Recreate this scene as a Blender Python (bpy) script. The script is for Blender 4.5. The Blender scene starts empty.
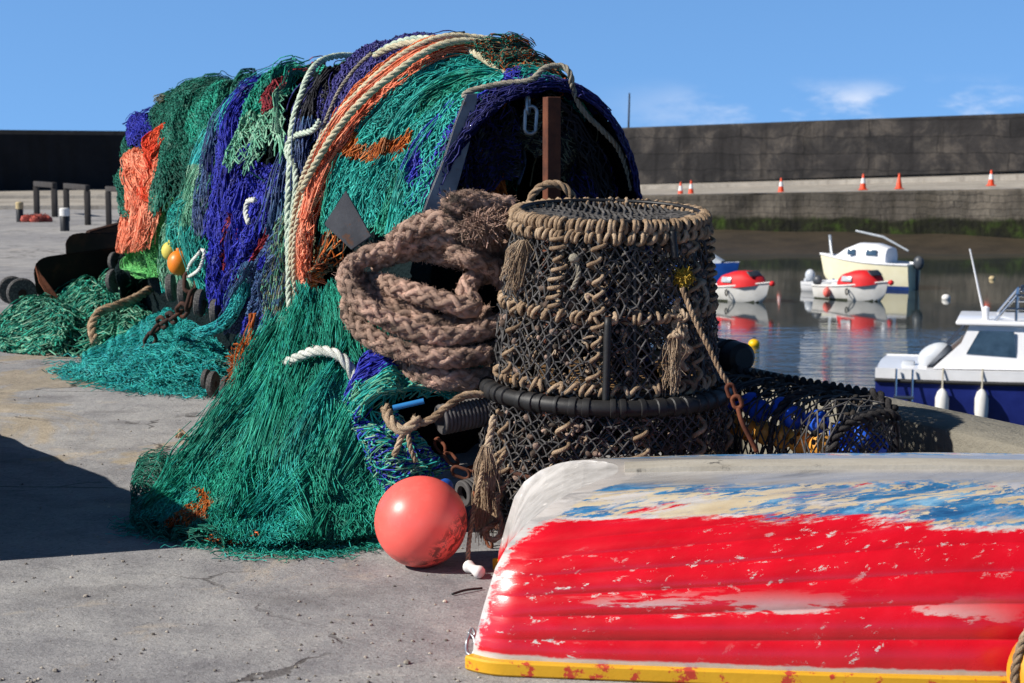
import bpy, bmesh, math, random
import numpy as np
from mathutils import Vector, Matrix
rng = np.random.default_rng(7)
random.seed(7)
SC = bpy.context.scene
COL = SC.collection
R = math.radians
F, CX, CY, H, HOR = 1700.0, 512.0, 341.5, 1.4, 155.0
PITCH = math.atan((CY - HOR) / F)
cp, sp = math.cos(PITCH), math.sin(PITCH)

# ---------------------------------------------------------------- geometry helpers
def P(px, py, d):
    """point at ground distance d (metres ahead) on the sight line through a photo position"""
    x = (px - CX) / F; y = -(py - CY) / F
    ry = cp + y * sp; rz = -sp + y * cp
    k = d / ry
    return np.array([x * k, d, H + rz * k])
def G(px, py, z=0.0):
    x = (px - CX) / F; y = -(py - CY) / F
    ry = cp + y * sp; rz = -sp + y * cp
    k = (z - H) / rz
    return np.array([x * k, ry * k, z])
def proj(p):
    p = np.asarray(p, float)
    dx = p[..., 0]; dy = p[..., 1]; dz = p[..., 2] - H
    depth = dy * cp - dz * sp
    up = dy * sp + dz * cp
    return CX + F * dx / depth, CY - F * up / depth, depth
_K = rng.normal(size=(24, 3)); _PH = rng.uniform(0, 6.28, 24)
def fn(p, scale=1.0, seed=0):
    """smooth pseudo noise about -1..1"""
    p = np.asarray(p, float) * scale + seed * 3.7
    o = 0
    for i in range(8):
        k = _K[(i + seed * 5) % 24]
        o = o + np.sin(p @ (k * (1 + .35 * i)) + _PH[(i + seed) % 24]) / (1 + .3 * i)
    return o / 3.2
def crom(pts, n):
    """resample a polyline by Catmull-Rom into n points of even spacing"""
    pts = np.asarray(pts, float); m = len(pts)
    if m == 2:
        t = np.linspace(0, 1, n)[:, None]; return pts[0] * (1 - t) + pts[1] * t
    ext = np.vstack([2 * pts[0] - pts[1], pts, 2 * pts[-1] - pts[-2]])
    t = np.linspace(0, m - 1, max(n * 4, 40)); i = np.minimum(t.astype(int), m - 2); f = (t - i)[:, None]
    a, b, c_, d = ext[i], ext[i + 1], ext[i + 2], ext[i + 3]
    q = .5 * (2 * b + (c_ - a) * f + (2 * a - 5 * b + 4 * c_ - d) * f ** 2 + (3 * b - a - 3 * c_ + d) * f ** 3)
    L = np.concatenate([[0], np.cumsum(np.linalg.norm(np.diff(q, axis=0), axis=1))])
    s = np.linspace(0, L[-1], n)
    return np.stack([np.interp(s, L, q[:, k]) for k in range(3)], 1)
def plen(pts): return float(np.linalg.norm(np.diff(np.asarray(pts, float), axis=0), axis=1).sum())
def frames(p, closed=False):
    n = len(p)
    if closed: T = np.roll(p, -1, 0) - np.roll(p, 1, 0)
    else: T = np.gradient(p, axis=0)
    T /= np.linalg.norm(T, axis=1)[:, None] + 1e-12
    up = np.array([0, 0, 1.]) if abs(T[0, 2]) < .9 else np.array([1., 0, 0])
    N = np.zeros_like(p); v = np.cross(T[0], up); v /= np.linalg.norm(v); N[0] = v
    for i in range(1, n):
        v = N[i - 1] - T[i] * (N[i - 1] @ T[i]); N[i] = v / (np.linalg.norm(v) + 1e-12)
    return T, N, np.cross(T, N)

class MB:
    def __init__(s): s.v = []; s.n = 0; s.f = {}; s.uv = None
    def add(s, v, f, m=0):
        v = np.asarray(v, float).reshape(-1, 3)
        if isinstance(f, np.ndarray): groups = {f.shape[1]: f}
        else:
            groups = {}
            for q in f: groups.setdefault(len(q), []).append(q)
        for k, q in groups.items():
            q = np.asarray(q, int) + s.n
            mm = np.full(len(q), m) if np.isscalar(m) else np.asarray(m)
            s.f.setdefault(k, []).append((q, mm))
        s.v.append(v); s.n += len(v)
        return s
    def tube(s, pts, r, sides=6, closed=False, m=0, caps=True):
        p = np.asarray(pts, float); n = len(p)
        r = np.full(n, r) if np.isscalar(r) else np.asarray(r, float)
        T, N, B = frames(p, closed)
        a = np.arange(sides) * 2 * math.pi / sides
        v = p[:, None] + r[:, None, None] * (np.cos(a)[None, :, None] * N[:, None] + np.sin(a)[None, :, None] * B[:, None])
        i = np.arange(n if closed else n - 1)[:, None]; j = np.arange(sides)[None]; i2 = (i + 1) % n; j2 = (j + 1) % sides
        f = np.stack([i * sides + j + 0 * j, i * sides + j2, i2 * sides + j2, i2 * sides + j], -1).reshape(-1, 4)
        s.add(v, f, m)
        if caps and not closed:
            b = s.n - n * sides
            for q in ([b + k for k in range(sides)][::-1], [b + (n - 1) * sides + k for k in range(sides)]):
                s.f.setdefault(sides, []).append((np.array([q]), np.array([m])))
        return s
    def segs(s, A, B, r, m=0, sides=3):
        A = np.asarray(A, float); B = np.asarray(B, float); n = len(A)
        if n == 0: return s
        T = B - A; T /= np.linalg.norm(T, axis=1)[:, None] + 1e-12
        ref = np.where(np.abs(T[:, 2:3]) < .8, np.array([[0, 0, 1.]]), np.array([[1., 0, 0]]))
        N = np.cross(T, ref); N /= np.linalg.norm(N, axis=1)[:, None] + 1e-12; Bn = np.cross(T, N)
        r = np.full(n, r) if np.isscalar(r) else np.asarray(r)
        ph = rng.uniform(0, 6.28, n); v = np.zeros((n, 2, sides, 3))
        for k in range(sides):
            a = ph + k * 2 * math.pi / sides
            o = (np.cos(a)[:, None] * N + np.sin(a)[:, None] * Bn) * r[:, None]
            v[:, 0, k] = A + o; v[:, 1, k] = B + o
        b = (np.arange(n) * 2 * sides)[:, None]; k = np.arange(sides)[None]; k2 = (k + 1) % sides
        f = np.stack([b + k, b + k2, b + sides + k2, b + sides + k], -1).reshape(-1, 4)
        mm = m if np.isscalar(m) else np.repeat(m, sides)
        return s.add(v, f, mm)
    def grid(s, v, m=0, closed_u=False):
        """v: rows x cols x 3"""
        r, c = v.shape[:2]
        i = np.arange(r - 1)[:, None]; j = np.arange(c if closed_u else c - 1)[None]; j2 = (j + 1) % c
        f = np.stack([i * c + j, i * c + j2, (i + 1) * c + j2, (i + 1) * c + j], -1).reshape(-1, 4)
        return s.add(v, f, m)
    def lathe(s, prof, seg=24, M=None, m=0):
        """prof: (r,z) list, around z"""
        prof = np.asarray(prof, float); a = np.arange(seg) * 2 * math.pi / seg
        v = np.stack([prof[:, 0:1] * np.cos(a), prof[:, 0:1] * np.sin(a), np.repeat(prof[:, 1:2], seg, 1)], -1)
        if M is not None: v = xf(v, M)
        return s.grid(v, m, True)
    def box(s, c, size, rot=None, bev=.0, m=0, seg=2):
        bm = bmesh.new(); bmesh.ops.create_cube(bm, size=1)
        for q in bm.verts: q.co = Vector((q.co.x * size[0], q.co.y * size[1], q.co.z * size[2]))
        if bev: bmesh.ops.bevel(bm, geom=bm.edges[:], offset=bev, segments=seg, affect='EDGES', profile=.5)
        bm.verts.index_update()
        v = np.array([q.co[:] for q in bm.verts]); f = [[q.index for q in g.verts] for g in bm.faces]; bm.free()
        if rot is not None: v = v @ np.array(rot).T
        return s.add(v + np.asarray(c, float), f, m)
    def ball(s, c, r, seg=24, rings=14, m=0, sc=(1, 1, 1), rot=None, noise=0, nscale=8):
        t = np.linspace(0, math.pi, rings + 1); a = np.arange(seg) * 2 * math.pi / seg
        v = np.stack([np.sin(t)[:, None] * np.cos(a), np.sin(t)[:, None] * np.sin(a), np.repeat(np.cos(t)[:, None], seg, 1)], -1) * np.array(sc)
        if noise: v = v * (1 + noise * fn(v + np.asarray(c) * 3, nscale))[..., None]
        v = v * r
        if rot is not None: v = v @ np.array(rot).T
        return s.grid(v + np.asarray(c, float), m, True)
    def poly(s, v, m=0):
        return s.add(v, [list(range(len(v)))], m)
    def build(s, name, mats, parent=None, smooth=True, uv=None, loc=None):
        me = bpy.data.meshes.new(name)
        V = np.concatenate(s.v); 
        starts = []; loops = []; mi = []; off = 0
        for k, lst in s.f.items():
            for q, mm in lst:
                loops.append(q.reshape(-1)); starts.append(off + np.arange(len(q)) * k); off += len(q) * k; mi.append(mm)
        loops = np.concatenate(loops).astype(np.int32); starts = np.concatenate(starts).astype(np.int32); mi = np.concatenate(mi).astype(np.int32)
        me.vertices.add(len(V)); me.vertices.foreach_set('co', V.astype(np.float32).reshape(-1))
        me.loops.add(len(loops)); me.loops.foreach_set('vertex_index', loops)
        me.polygons.add(len(starts)); me.polygons.foreach_set('loop_start', starts)
        me.polygons.foreach_set('material_index', mi)
        me.polygons.foreach_set('use_smooth', np.full(len(starts), bool(smooth)))
        if uv is not None:
            l = me.uv_layers.new(name='UVMap'); l.data.foreach_set('uv', np.asarray(uv, np.float32)[loops].reshape(-1))
        me.update(calc_edges=True); me.validate()
        if smooth and smooth != 'all':
            try: me.set_sharp_from_angle(angle=R(40))
            except Exception: pass
        for x in (mats if isinstance(mats, (list, tuple)) else [mats]): me.materials.append(x)
        o = bpy.data.objects.new(name, me); COL.objects.link(o)
        if parent is not None: o.parent = parent
        return o
def xf(v, M):
    A = np.array(M)
    return v @ A[:3, :3].T + A[:3, 3]
def rotm(x=0, y=0, z=0):
    return np.array((Matrix.Rotation(z, 3, 'Z') @ Matrix.Rotation(y, 3, 'Y') @ Matrix.Rotation(x, 3, 'X')))
def axis_rot(d, up=(0, 0, 1)):
    """3x3 whose z axis points along d"""
    return np.array(Vector(d).to_track_quat('Z', 'Y').to_matrix())
def TM(loc, rot3=None):
    M = np.eye(4); M[:3, 3] = loc
    if rot3 is not None: M[:3, :3] = rot3
    return M
def thing(name, label, cat, loc=(0, 0, 0), rz=0, group=None, rot=None):
    o = bpy.data.objects.new(name, None); COL.objects.link(o); o.empty_display_size = .1
    o.location = [float(q) for q in loc]; o.rotation_euler = rot if rot else (0, 0, rz)
    return tag(o, label, cat, group)
def tag(o, label=None, cat=None, group=None, kind=None):
    if label: o['label'] = label
    if cat: o['category'] = cat
    if group: o['group'] = group
    if kind: o['kind'] = kind
    return o
def dup(root, loc, rz=None, label=None, rot=None):
    r = root.copy(); COL.objects.link(r); r.location = [float(q) for q in loc]
    if rot: r.rotation_euler = rot
    elif rz is not None: r.rotation_euler = (0, 0, rz)
    if label: r['label'] = label
    for ch in list(root.children):
        c2 = ch.copy(); COL.objects.link(c2); c2.parent = r
        for g in ch.children:
            d = g.copy(); COL.objects.link(d); d.parent = c2
    return r

# ---------------------------------------------------------------- materials
def lin(r, g, b):
    f = lambda u: (u / 12.92 if u <= .04045 else ((u + .055) / 1.055) ** 2.4)
    return (f(r / 255), f(g / 255), f(b / 255), 1)
class NT:
    def __init__(s, name):
        s.m = bpy.data.materials.new(name); s.m.use_nodes = True; s.t = s.m.node_tree
        s.b = s.t.nodes['Principled BSDF']
    def n(s, typ, **kw):
        x = s.t.nodes.new(typ)
        for k, v in kw.items():
            if k.startswith('i_'): x.inputs[int(k[2:])].default_value = v
            elif k in x.inputs: x.inputs[k].default_value = v
            else: setattr(x, k, v)
        return x
    def l(s, a, b): s.t.links.new(a, b)
    def noise(s, scale, detail=4, rough=.6, vec=None, dist=0, typ='Object'):
        x = s.n('ShaderNodeTexNoise'); x.inputs['Scale'].default_value = scale; x.inputs['Detail'].default_value = detail
        x.inputs['Roughness'].default_value = rough; x.inputs['Distortion'].default_value = dist
        s.l(vec if vec is not None else s.co(typ), x.inputs['Vector']); return x.outputs['Fac']
    def co(s, typ='Object'):
        if not hasattr(s, '_tc'): s._tc = s.n('ShaderNodeTexCoord')
        return s._tc.outputs[typ]
    def geo(s):
        if not hasattr(s, '_ge'): s._ge = s.n('ShaderNodeNewGeometry')
        return s._ge
    def mapv(s, vec, scale=(1, 1, 1), loc=(0, 0, 0), rot=(0, 0, 0)):
        x = s.n('ShaderNodeMapping'); x.inputs['Scale'].default_value = scale; x.inputs['Location'].default_value = loc; x.inputs['Rotation'].default_value = rot
        s.l(vec, x.inputs['Vector']); return x.outputs[0]
    def ramp(s, fac, stops, interp='LINEAR'):
        x = s.n('ShaderNodeValToRGB'); e = x.color_ramp; e.interpolation = interp
        while len(e.elements) < len(stops): e.elements.new(.5)
        for el, (p, c) in zip(e.elements, stops):
            el.position = p; el.color = c if len(c) == 4 else (*c, 1)
        s.l(fac, x.inputs['Fac']); return x.outputs['Color']
    def mix(s, fac, a, b, mode='MIX'):
        x = s.n('ShaderNodeMix'); x.data_type = 'RGBA'; x.blend_type = mode; x.clamp_factor = True
        for val, k in ((fac, 0), (a, 6), (b, 7)):
            if hasattr(val, 'is_linked'): s.l(val, x.inputs[k])
            else: x.inputs[k].default_value = val
        return x.outputs[2]
    def math(s, op, a, b=0, clamp=False):
        x = s.n('ShaderNodeMath'); x.operation = op; x.use_clamp = clamp
        for val, k in ((a, 0), (b, 1)):
            if hasattr(val, 'is_linked'): s.l(val, x.inputs[k])
            else: x.inputs[k].default_value = val
        return x.outputs[0]
    def step(s, fac, lo, hi):
        x = s.n('ShaderNodeMapRange'); x.interpolation_type = 'SMOOTHSTEP'
        x.inputs[1].default_value = lo; x.inputs[2].default_value = hi; s.l(fac, x.inputs[0]); return x.outputs[0]
    def sep(s, vec):
        x = s.n('ShaderNodeSeparateXYZ'); s.l(vec, x.inputs[0]); return x.outputs
    def bump(s, h, strength=.4, dist=.01):
        x = s.n('ShaderNodeBump'); x.inputs['Strength'].default_value = strength; x.inputs['Distance'].default_value = dist
        s.l(h, x.inputs['Height'])
        if s.b.inputs['Normal'].is_linked: s.l(s.b.inputs['Normal'].links[0].from_socket, x.inputs['Normal'])
        s.l(x.outputs[0], s.b.inputs['Normal']); return x
    def out(s, col=None, rough=None, metal=None, spec=None, coat=None):
        for val, k in ((col, 'Base Color'), (rough, 'Roughness'), (metal, 'Metallic'), (spec, 'Specular IOR Level'), (coat, 'Coat Weight')):
            if val is None: continue
            if hasattr(val, 'is_linked'): s.l(val, s.b.inputs[k])
            else: s.b.inputs[k].default_value = val
        return s.m
def pm(name, stops, scale=4, detail=5, rough=.7, bump=.3, bscale=60, bdist=.004, island=0, metal=0, spec=.4, vscale=(1, 1, 1), spots=None, coat=0):
    """generic weathered material: noise ramp colour + per-island variation + bump (+ spots of another colour)"""
    t = NT(name)
    v = t.mapv(t.co(), vscale)
    if isinstance(stops, tuple): stops = [(0, tuple(q * .8 for q in stops[:3])), (1, tuple(min(1, q * 1.2) for q in stops[:3]))]
    st = [(.28 + .44 * p, c) for p, c in stops]
    f = t.noise(scale, detail, .62, v)
    if island:
        ri = t.geo().outputs['Random Per Island']
        f = t.math('ADD', f, t.math('MULTIPLY', t.math('SUBTRACT', ri, .5), island))
    c = t.ramp(f, st)
    if island:
        hv = t.n('ShaderNodeHueSaturation'); t.l(c, hv.inputs['Color'])
        mr = t.n('ShaderNodeMapRange'); mr.inputs[3].default_value = 1 - island; mr.inputs[4].default_value = 1 + island; t.l(t.math('FRACT', t.math('MULTIPLY', ri, 7.3)), mr.inputs[0])
        t.l(mr.outputs[0], hv.inputs['Value']); c = hv.outputs[0]
    if spots:
        sc_, lo, hi, colr = spots
        c = t.mix(t.step(t.noise(sc_, 6, .7), lo, hi), c, colr)
    if bump: t.bump(t.noise(bscale, 4, .65), bump, bdist)
    return t.out(c, rough, metal, spec, coat)
def netmat(name, cols, scale=3.5, island=.3, rough=.65):
    n = len(cols)
    m = np.mean(cols, axis=0); bl = lin(*(m * .55 + np.array([176, 178, 160]) * .45))
    return pm(name, [(i / max(1, n - 1), lin(*c)) for i, c in enumerate(cols)], scale=scale, detail=4, rough=rough, bump=0, island=island, spec=.3, spots=(6.5, .56, .74, bl))

# ---------------------------------------------------------------- camera, sun, sky
cam = bpy.data.cameras.new('camera'); cam.sensor_width = 36; cam.lens = 36 * F / 1024; cam.clip_end = 3000; cam.clip_start = .1
co = bpy.data.objects.new('camera', cam); COL.objects.link(co); co.location = (0, 0, H); co.rotation_euler = (math.pi / 2 - PITCH, 0, 0)
cam.dof.use_dof = True; cam.dof.focus_distance = 6.5; cam.dof.aperture_fstop = 7.1
SC.camera = co
sd = Vector((-.79, -.26, .62)).normalized()
sl = bpy.data.lights.new('sun', 'SUN'); sl.energy = 4.9; sl.angle = R(.5); sl.color = (1, .95, .87)
so = bpy.data.objects.new('sun', sl); COL.objects.link(so); so.rotation_euler = (-sd).to_track_quat('-Z', 'Y').to_euler(); so.location = (-20, -5, 30)
w = bpy.data.worlds.new('World'); SC.world = w; w.use_nodes = True; wt = w.node_tree; bg = wt.nodes['Background']
sky = wt.nodes.new('ShaderNodeTexSky'); sky.sky_type = 'NISHITA'; sky.sun_disc = False
sky.sun_elevation = math.asin(sd.z); sky.sun_rotation = math.atan2(sd.x, sd.y); sky.air_density = 1.0; sky.dust_density = .2; sky.ozone_density = 2.0
def wn(t, **k):
    x = wt.nodes.new(t)
    for a, b in k.items(): setattr(x, a, b)
    return x
tc = wn('ShaderNodeTexCoord'); sx = wn('ShaderNodeSeparateXYZ'); wt.links.new(tc.outputs['Generated'], sx.inputs[0])
mp = wn('ShaderNodeMapping'); mp.inputs['Scale'].default_value = (15, 15, 40); mp.inputs['Location'].default_value = (.35, 0, .2); wt.links.new(tc.outputs['Generated'], mp.inputs[0])
nz = wn('ShaderNodeTexNoise'); nz.inputs['Scale'].default_value = 1; nz.inputs['Detail'].default_value = 7; nz.inputs['Roughness'].default_value = .58; wt.links.new(mp.outputs[0], nz.inputs['Vector'])
def wm(op, a, b, cl=False):
    x = wn('ShaderNodeMath', operation=op, use_clamp=cl)
    for v, k in ((a, 0), (b, 1)):
        if hasattr(v, 'is_linked'): wt.links.new(v, x.inputs[k])
        else: x.inputs[k].default_value = v
    return x.outputs[0]
def wr(v, a, b, c=0, d=1):
    x = wn('ShaderNodeMapRange', interpolation_type='SMOOTHSTEP'); wt.links.new(v, x.inputs[0])
    for i, q in enumerate((a, b, c, d)): x.inputs[i + 1].default_value = q
    return x.outputs[0]
band = wm('MULTIPLY', wr(sx.outputs[2], .006, .022), wr(sx.outputs[2], .047, .026))
az = wm('MULTIPLY', wr(sx.outputs[0], .03, .2), wr(sx.outputs[1], 0, .4))
cm = wm('MULTIPLY', wm('MULTIPLY', band, az), wr(nz.outputs['Fac'], .42, .66))
mx = wn('ShaderNodeMix', data_type='RGBA'); wt.links.new(wm('MULTIPLY', cm, .75), mx.inputs[0])
tint = wn('ShaderNodeMix', data_type='RGBA', blend_type='MULTIPLY'); tint.inputs[0].default_value = 1
up_ = wn('ShaderNodeVectorMath', operation='ADD'); up_.inputs[1].default_value = (0, 0, .30); wt.links.new(tc.outputs['Generated'], up_.inputs[0])
nm_ = wn('ShaderNodeVectorMath', operation='NORMALIZE'); wt.links.new(up_.outputs[0], nm_.inputs[0]); wt.links.new(nm_.outputs[0], sky.inputs['Vector'])
wt.links.new(sky.outputs[0], tint.inputs[6]); tint.inputs[7].default_value = (.73, 1.0, 1.20, 1)
wt.links.new(tint.outputs[2], mx.inputs[6]); mx.inputs[7].default_value = (5.6, 5.8, 6.3, 1)
gr_ = wn('ShaderNodeVectorMath', operation='SCALE'); wt.links.new(mx.outputs[2], gr_.inputs[0]); wt.links.new(wr(sx.outputs[2], .10, .55, 1.0, .22), gr_.inputs['Scale'])
wt.links.new(gr_.outputs[0], bg.inputs[0]); bg.inputs[1].default_value = .130
vs = SC.view_settings; vs.view_transform = 'Standard'; vs.look = 'None'; vs.gamma = 1; vs.exposure = .42; vs.use_curve_mapping = False
SC.cycles.use_denoising = True
SC.cycles.max_bounces = 8; SC.cycles.diffuse_bounces = 3; SC.cycles.transparent_max_bounces = 8
# ================================================================ SETTING
AX = np.array([-.409, .912, 0.]); PP = np.array([.912, .409, 0.])     # along the quay edge / across it (towards the water)
E0 = np.array([2.0, 6.6, 0.])
ZW = -4.2
# --- quay surface: worn asphalt over old concrete
t = NT('worn_asphalt')
v = t.co('Object')
big = t.noise(.75, 6, .62, v, 1.2); mid = t.noise(3.2, 6, .7, v); fine = t.noise(95, 4, .8, v)
c1 = t.ramp(mid, [(.3, lin(126, 124, 125)), (.52, lin(152, 150, 149)), (.75, lin(170, 167, 163))])
c2 = t.ramp(mid, [(.3, lin(140, 130, 114)), (.6, lin(166, 154, 136)), (.8, lin(182, 170, 152))])
xyz = t.sep(v)
zone = t.math('ADD', big, t.math('MINIMUM', t.math('MULTIPLY', t.math('SUBTRACT', xyz[1], 8.6), .05), t.math('SUBTRACT', .30, t.math('MULTIPLY', xyz[1], .02))))
col = t.mix(t.step(zone, .53, .60), c1, c2)
# aggregate speckle
vo = t.n('ShaderNodeTexVoronoi'); vo.inputs['Scale'].default_value = 105; t.l(v, vo.inputs['Vector'])
spk = t.ramp(t.sep(vo.outputs['Color'])[0], [(0, (.66, .66, .66, 1)), (.12, (.90, .90, .90, 1)), (.8, (1.04, 1.04, 1.04, 1)), (.95, (1.10, 1.09, 1.07, 1)), (1, (1.3, 1.28, 1.25, 1))])
col = t.mix(.85, col, spk, 'MULTIPLY')
col = t.mix(t.math('MULTIPLY', t.step(t.noise(1.7, 7, .75, v, .8), .56, .70), .75), col, lin(178, 166, 150))
pt = t.n('ShaderNodeTexVoronoi'); pt.inputs['Scale'].default_value = .42; t.l(t.mapv(v, (1, 1.6, 1), (.3, .2, 0)), pt.inputs['Vector'])
col = t.mix(.55, col, t.ramp(t.sep(pt.outputs['Color'])[0], [(.2, (.74, .74, .77, 1)), (.5, (.95, .95, .95, 1)), (.8, (1.08, 1.06, 1.03, 1))]), 'MULTIPLY')
col = t.mix(t.math('MULTIPLY', t.step(t.noise(4.5, 7, .8, v, .6), .62, .70), .6), col, lin(64, 60, 60))
col = t.mix(t.math('MULTIPLY', t.step(t.noise(1.15, 5, .6, t.mapv(v, (1, 1, 1), (7, 3, 0)), .4), .60, .72), .45), col, lin(92, 88, 88))
jy = t.math('FRACT', t.math('DIVIDE', t.math('ADD', t.math('ADD', xyz[1], t.math('MULTIPLY', xyz[0], .06)), t.math('MULTIPLY', t.noise(6, 5, .7, v), .06)), 2.9))
joint = t.math('MULTIPLY', t.step(t.math('ABSOLUTE', t.math('SUBTRACT', jy, .42)), .0042, .0012), t.step(t.noise(2.2, 4, .6, v), .40, .50))
col = t.mix(t.math('MULTIPLY', joint, .75), col, lin(70, 64, 60))
# cracks and patch seams
vc = t.n('ShaderNodeTexVoronoi'); vc.feature = 'DISTANCE_TO_EDGE'; vc.inputs['Scale'].default_value = .62
wv = t.n('ShaderNodeVectorMath'); wv.operation = 'ADD'
nv = t.n('ShaderNodeTexNoise'); nv.inputs['Scale'].default_value = 3; nv.inputs['Detail'].default_value = 6; t.l(v, nv.inputs['Vector'])
sc = t.n('ShaderNodeVectorMath'); sc.operation = 'SCALE'; sc.inputs['Scale'].default_value = .55; t.l(nv.outputs['Color'], sc.inputs[0])
t.l(v, wv.inputs[0]); t.l(sc.outputs[0], wv.inputs[1]); t.l(wv.outputs[0], vc.inputs['Vector'])
crk = t.math('MULTIPLY', t.step(vc.outputs['Distance'], .013, .003), t.step(t.noise(1.1, 3, .5, v), .47, .56))
col = t.mix(t.math('MULTIPLY', crk, .8), col, lin(66, 60, 56))
h = t.math('SUBTRACT', t.math('ADD', t.math('MULTIPLY', fine, .6), t.math('MULTIPLY', vo.outputs['Distance'], .35)), t.math('MULTIPLY', crk, 2.0))
t.bump(h, .5, .005); t.bump(t.noise(7, 7, .75, v), .5, .03)
M_ground = t.out(col, .88, spec=.25)
# --- masonry etc.
def wallmat(name, cols, courses=None, stain=None, moss=None, rough=.9, bstr=.6):
    t = NT(name); v = t.co('Object')
    c = t.ramp(t.noise(.35, 8, .7, v, .5), [(.3 + .4 * i / max(1, len(cols) - 1), lin(*q)) for i, q in enumerate(cols)])
    st = t.noise(1.0, 6, .7, t.mapv(v, (.9, .9, .08)))
    c = t.mix(t.math('MULTIPLY', t.step(st, .48, .66), .55), c, lin(*(stain or (30, 28, 26))))
    if courses:
        bk = t.n('ShaderNodeTexBrick'); bk.inputs['Scale'].default_value = 1; bk.inputs['Brick Width'].default_value = courses[0]; bk.inputs['Row Height'].default_value = courses[1]
        bk.inputs['Mortar Size'].default_value = courses[2]; bk.inputs['Color1'].default_value = (.65, .65, .65, 1); bk.inputs['Color2'].default_value = (1.15, 1.1, 1.05, 1); bk.inputs['Mortar'].default_value = (.25, .25, .25, 1)
        wob = t.n('ShaderNodeVectorMath'); wob.operation = 'ADD'; q = t.n('ShaderNodeTexNoise'); q.inputs['Scale'].default_value = .7; q.inputs['Detail'].default_value = 4; t.l(v, q.inputs['Vector'])
        s2 = t.n('ShaderNodeVectorMath'); s2.operation = 'SCALE'; s2.inputs['Scale'].default_value = .5; t.l(q.outputs['Color'], s2.inputs[0])
        t.l(t.mapv(v, (1, 1, 1), (0, 0, 0), (math.pi / 2, 0, 0)), wob.inputs[0]); t.l(s2.outputs[0], wob.inputs[1]); t.l(wob.outputs[0], bk.inputs['Vector'])
        c = t.mix(.6, c, bk.outputs['Color'], 'MULTIPLY')
    if moss:
        z = t.sep(v)[2]; e = t.math('ADD', z, t.math('MULTIPLY', t.noise(.5, 5, .7, v), moss[2]))
        mc = t.ramp(t.noise(.8, 5, .7, v), [(.36, lin(24, 24, 21)), (.52, lin(34, 36, 22)), (.68, lin(52, 68, 24))])
        c = t.mix(t.step(e, moss[0], moss[1]), c, mc)
    t.bump(t.noise(2.5, 8, .75, v), bstr, .15)
    return t.out(c, rough, spec=.2)
M_shadewall = wallmat('shade_black_wall', [(26, 27, 30), (38, 38, 40), (30, 31, 34)])  # near-black colour carries the shade of the turned-away face
M_seawall = wallmat('weathered_concrete_wall', [(36, 35, 36), (52, 50, 50), (92, 86, 80)], courses=(9, 1.25, .05), stain=(26, 25, 26))
M_prom = wallmat('pale_concrete', [(136, 130, 122), (160, 153, 143), (176, 169, 158)], stain=(110, 102, 94), bstr=.3)
M_stone = wallmat('quay_stone', [(70, 66, 60), (94, 88, 80), (122, 115, 104)], courses=(4.2, .42, .03), stain=(58, 54, 46), moss=(-1.75, -2.1, 1.1), bstr=.9)
M_coping = wallmat('coping_stone', [(106, 103, 94), (134, 129, 117), (150, 145, 133)], stain=(88, 84, 70), bstr=.5)
M_mud = pm('harbour_mud', [(0, lin(48, 42, 32)), (1, lin(70, 60, 46))], scale=.6, rough=.55, bump=.5, bscale=3, bdist=.1)

# ground slab with side face to the water
e_near = E0 + AX * -14; e_mid = E0 + AX * 13.5
poly = [(-60, -8), (e_near[0], e_near[1]), (e_mid[0], e_mid[1]), (-3.4, 64), (-60, 64)]
mb = MB(); mb.poly([(x, y, 0) for x, y in poly])
ring = [(x, y) for x, y in poly]
for (x0, y0), (x1, y1) in zip(ring[1:4], ring[2:5]):
    mb.poly([(x0, y0, 0), (x0, y0, -6), (x1, y1, -6), (x1, y1, 0)])
tag(mb.build('quay_ground', M_ground, smooth=False), kind='structure')
# step treads at the far end of the quay
mb = MB(); mb.box((-33.45, 54, .05), (60, 19.9, .1)); tag(mb.build('lower_step', M_prom, smooth=False), kind='structure')
mb = MB(); mb.box((-33.47, 57.4, .10), (59.9, 13, .196)); tag(mb.build('upper_step', M_prom, smooth=False), kind='structure')
# --- left part of the harbour wall (its face is turned away from the sun)
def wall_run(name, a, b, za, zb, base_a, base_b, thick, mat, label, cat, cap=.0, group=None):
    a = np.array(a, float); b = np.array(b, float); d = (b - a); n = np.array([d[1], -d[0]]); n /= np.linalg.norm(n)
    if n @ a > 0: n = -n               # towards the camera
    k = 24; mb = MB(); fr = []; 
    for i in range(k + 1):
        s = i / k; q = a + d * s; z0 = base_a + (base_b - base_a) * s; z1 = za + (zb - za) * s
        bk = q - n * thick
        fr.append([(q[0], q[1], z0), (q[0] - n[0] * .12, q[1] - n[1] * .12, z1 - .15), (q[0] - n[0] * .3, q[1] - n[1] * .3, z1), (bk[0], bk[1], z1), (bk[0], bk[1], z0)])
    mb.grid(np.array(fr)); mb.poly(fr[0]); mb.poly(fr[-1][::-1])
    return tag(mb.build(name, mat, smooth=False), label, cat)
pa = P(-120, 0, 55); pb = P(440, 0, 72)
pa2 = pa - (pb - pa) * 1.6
wall_run('harbour_wall', pa2[:2], pb[:2], P(-120, 128.5, 55)[2] - 1.6 * (P(440, 134, 72)[2] - P(-120, 128.5, 55)[2]), P(440, 134, 72)[2], -.1, -.1, 1.5, M_shadewall,
         'harbour wall coloured near black for its deep shade behind the timber posts', 'wall')
def row(px, y0, k): return y0 + k * (px - 640)
A_, B_ = 300, 1700
dA, dB = 154., 103.
wall_run('sea_wall', P(A_, 0, dA)[:2], P(B_, 0, dB)[:2], P(A_, row(A_, 127, -.0365), dA)[2], P(B_, row(B_, 127, -.0365), dB)[2],
         P(A_, row(A_, 184, -.034), dA)[2], P(B_, row(B_, 184, -.034), dB)[2], 3, M_seawall,
         'long weathered grey sea wall standing above the pale promenade across the harbour', 'wall')
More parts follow.
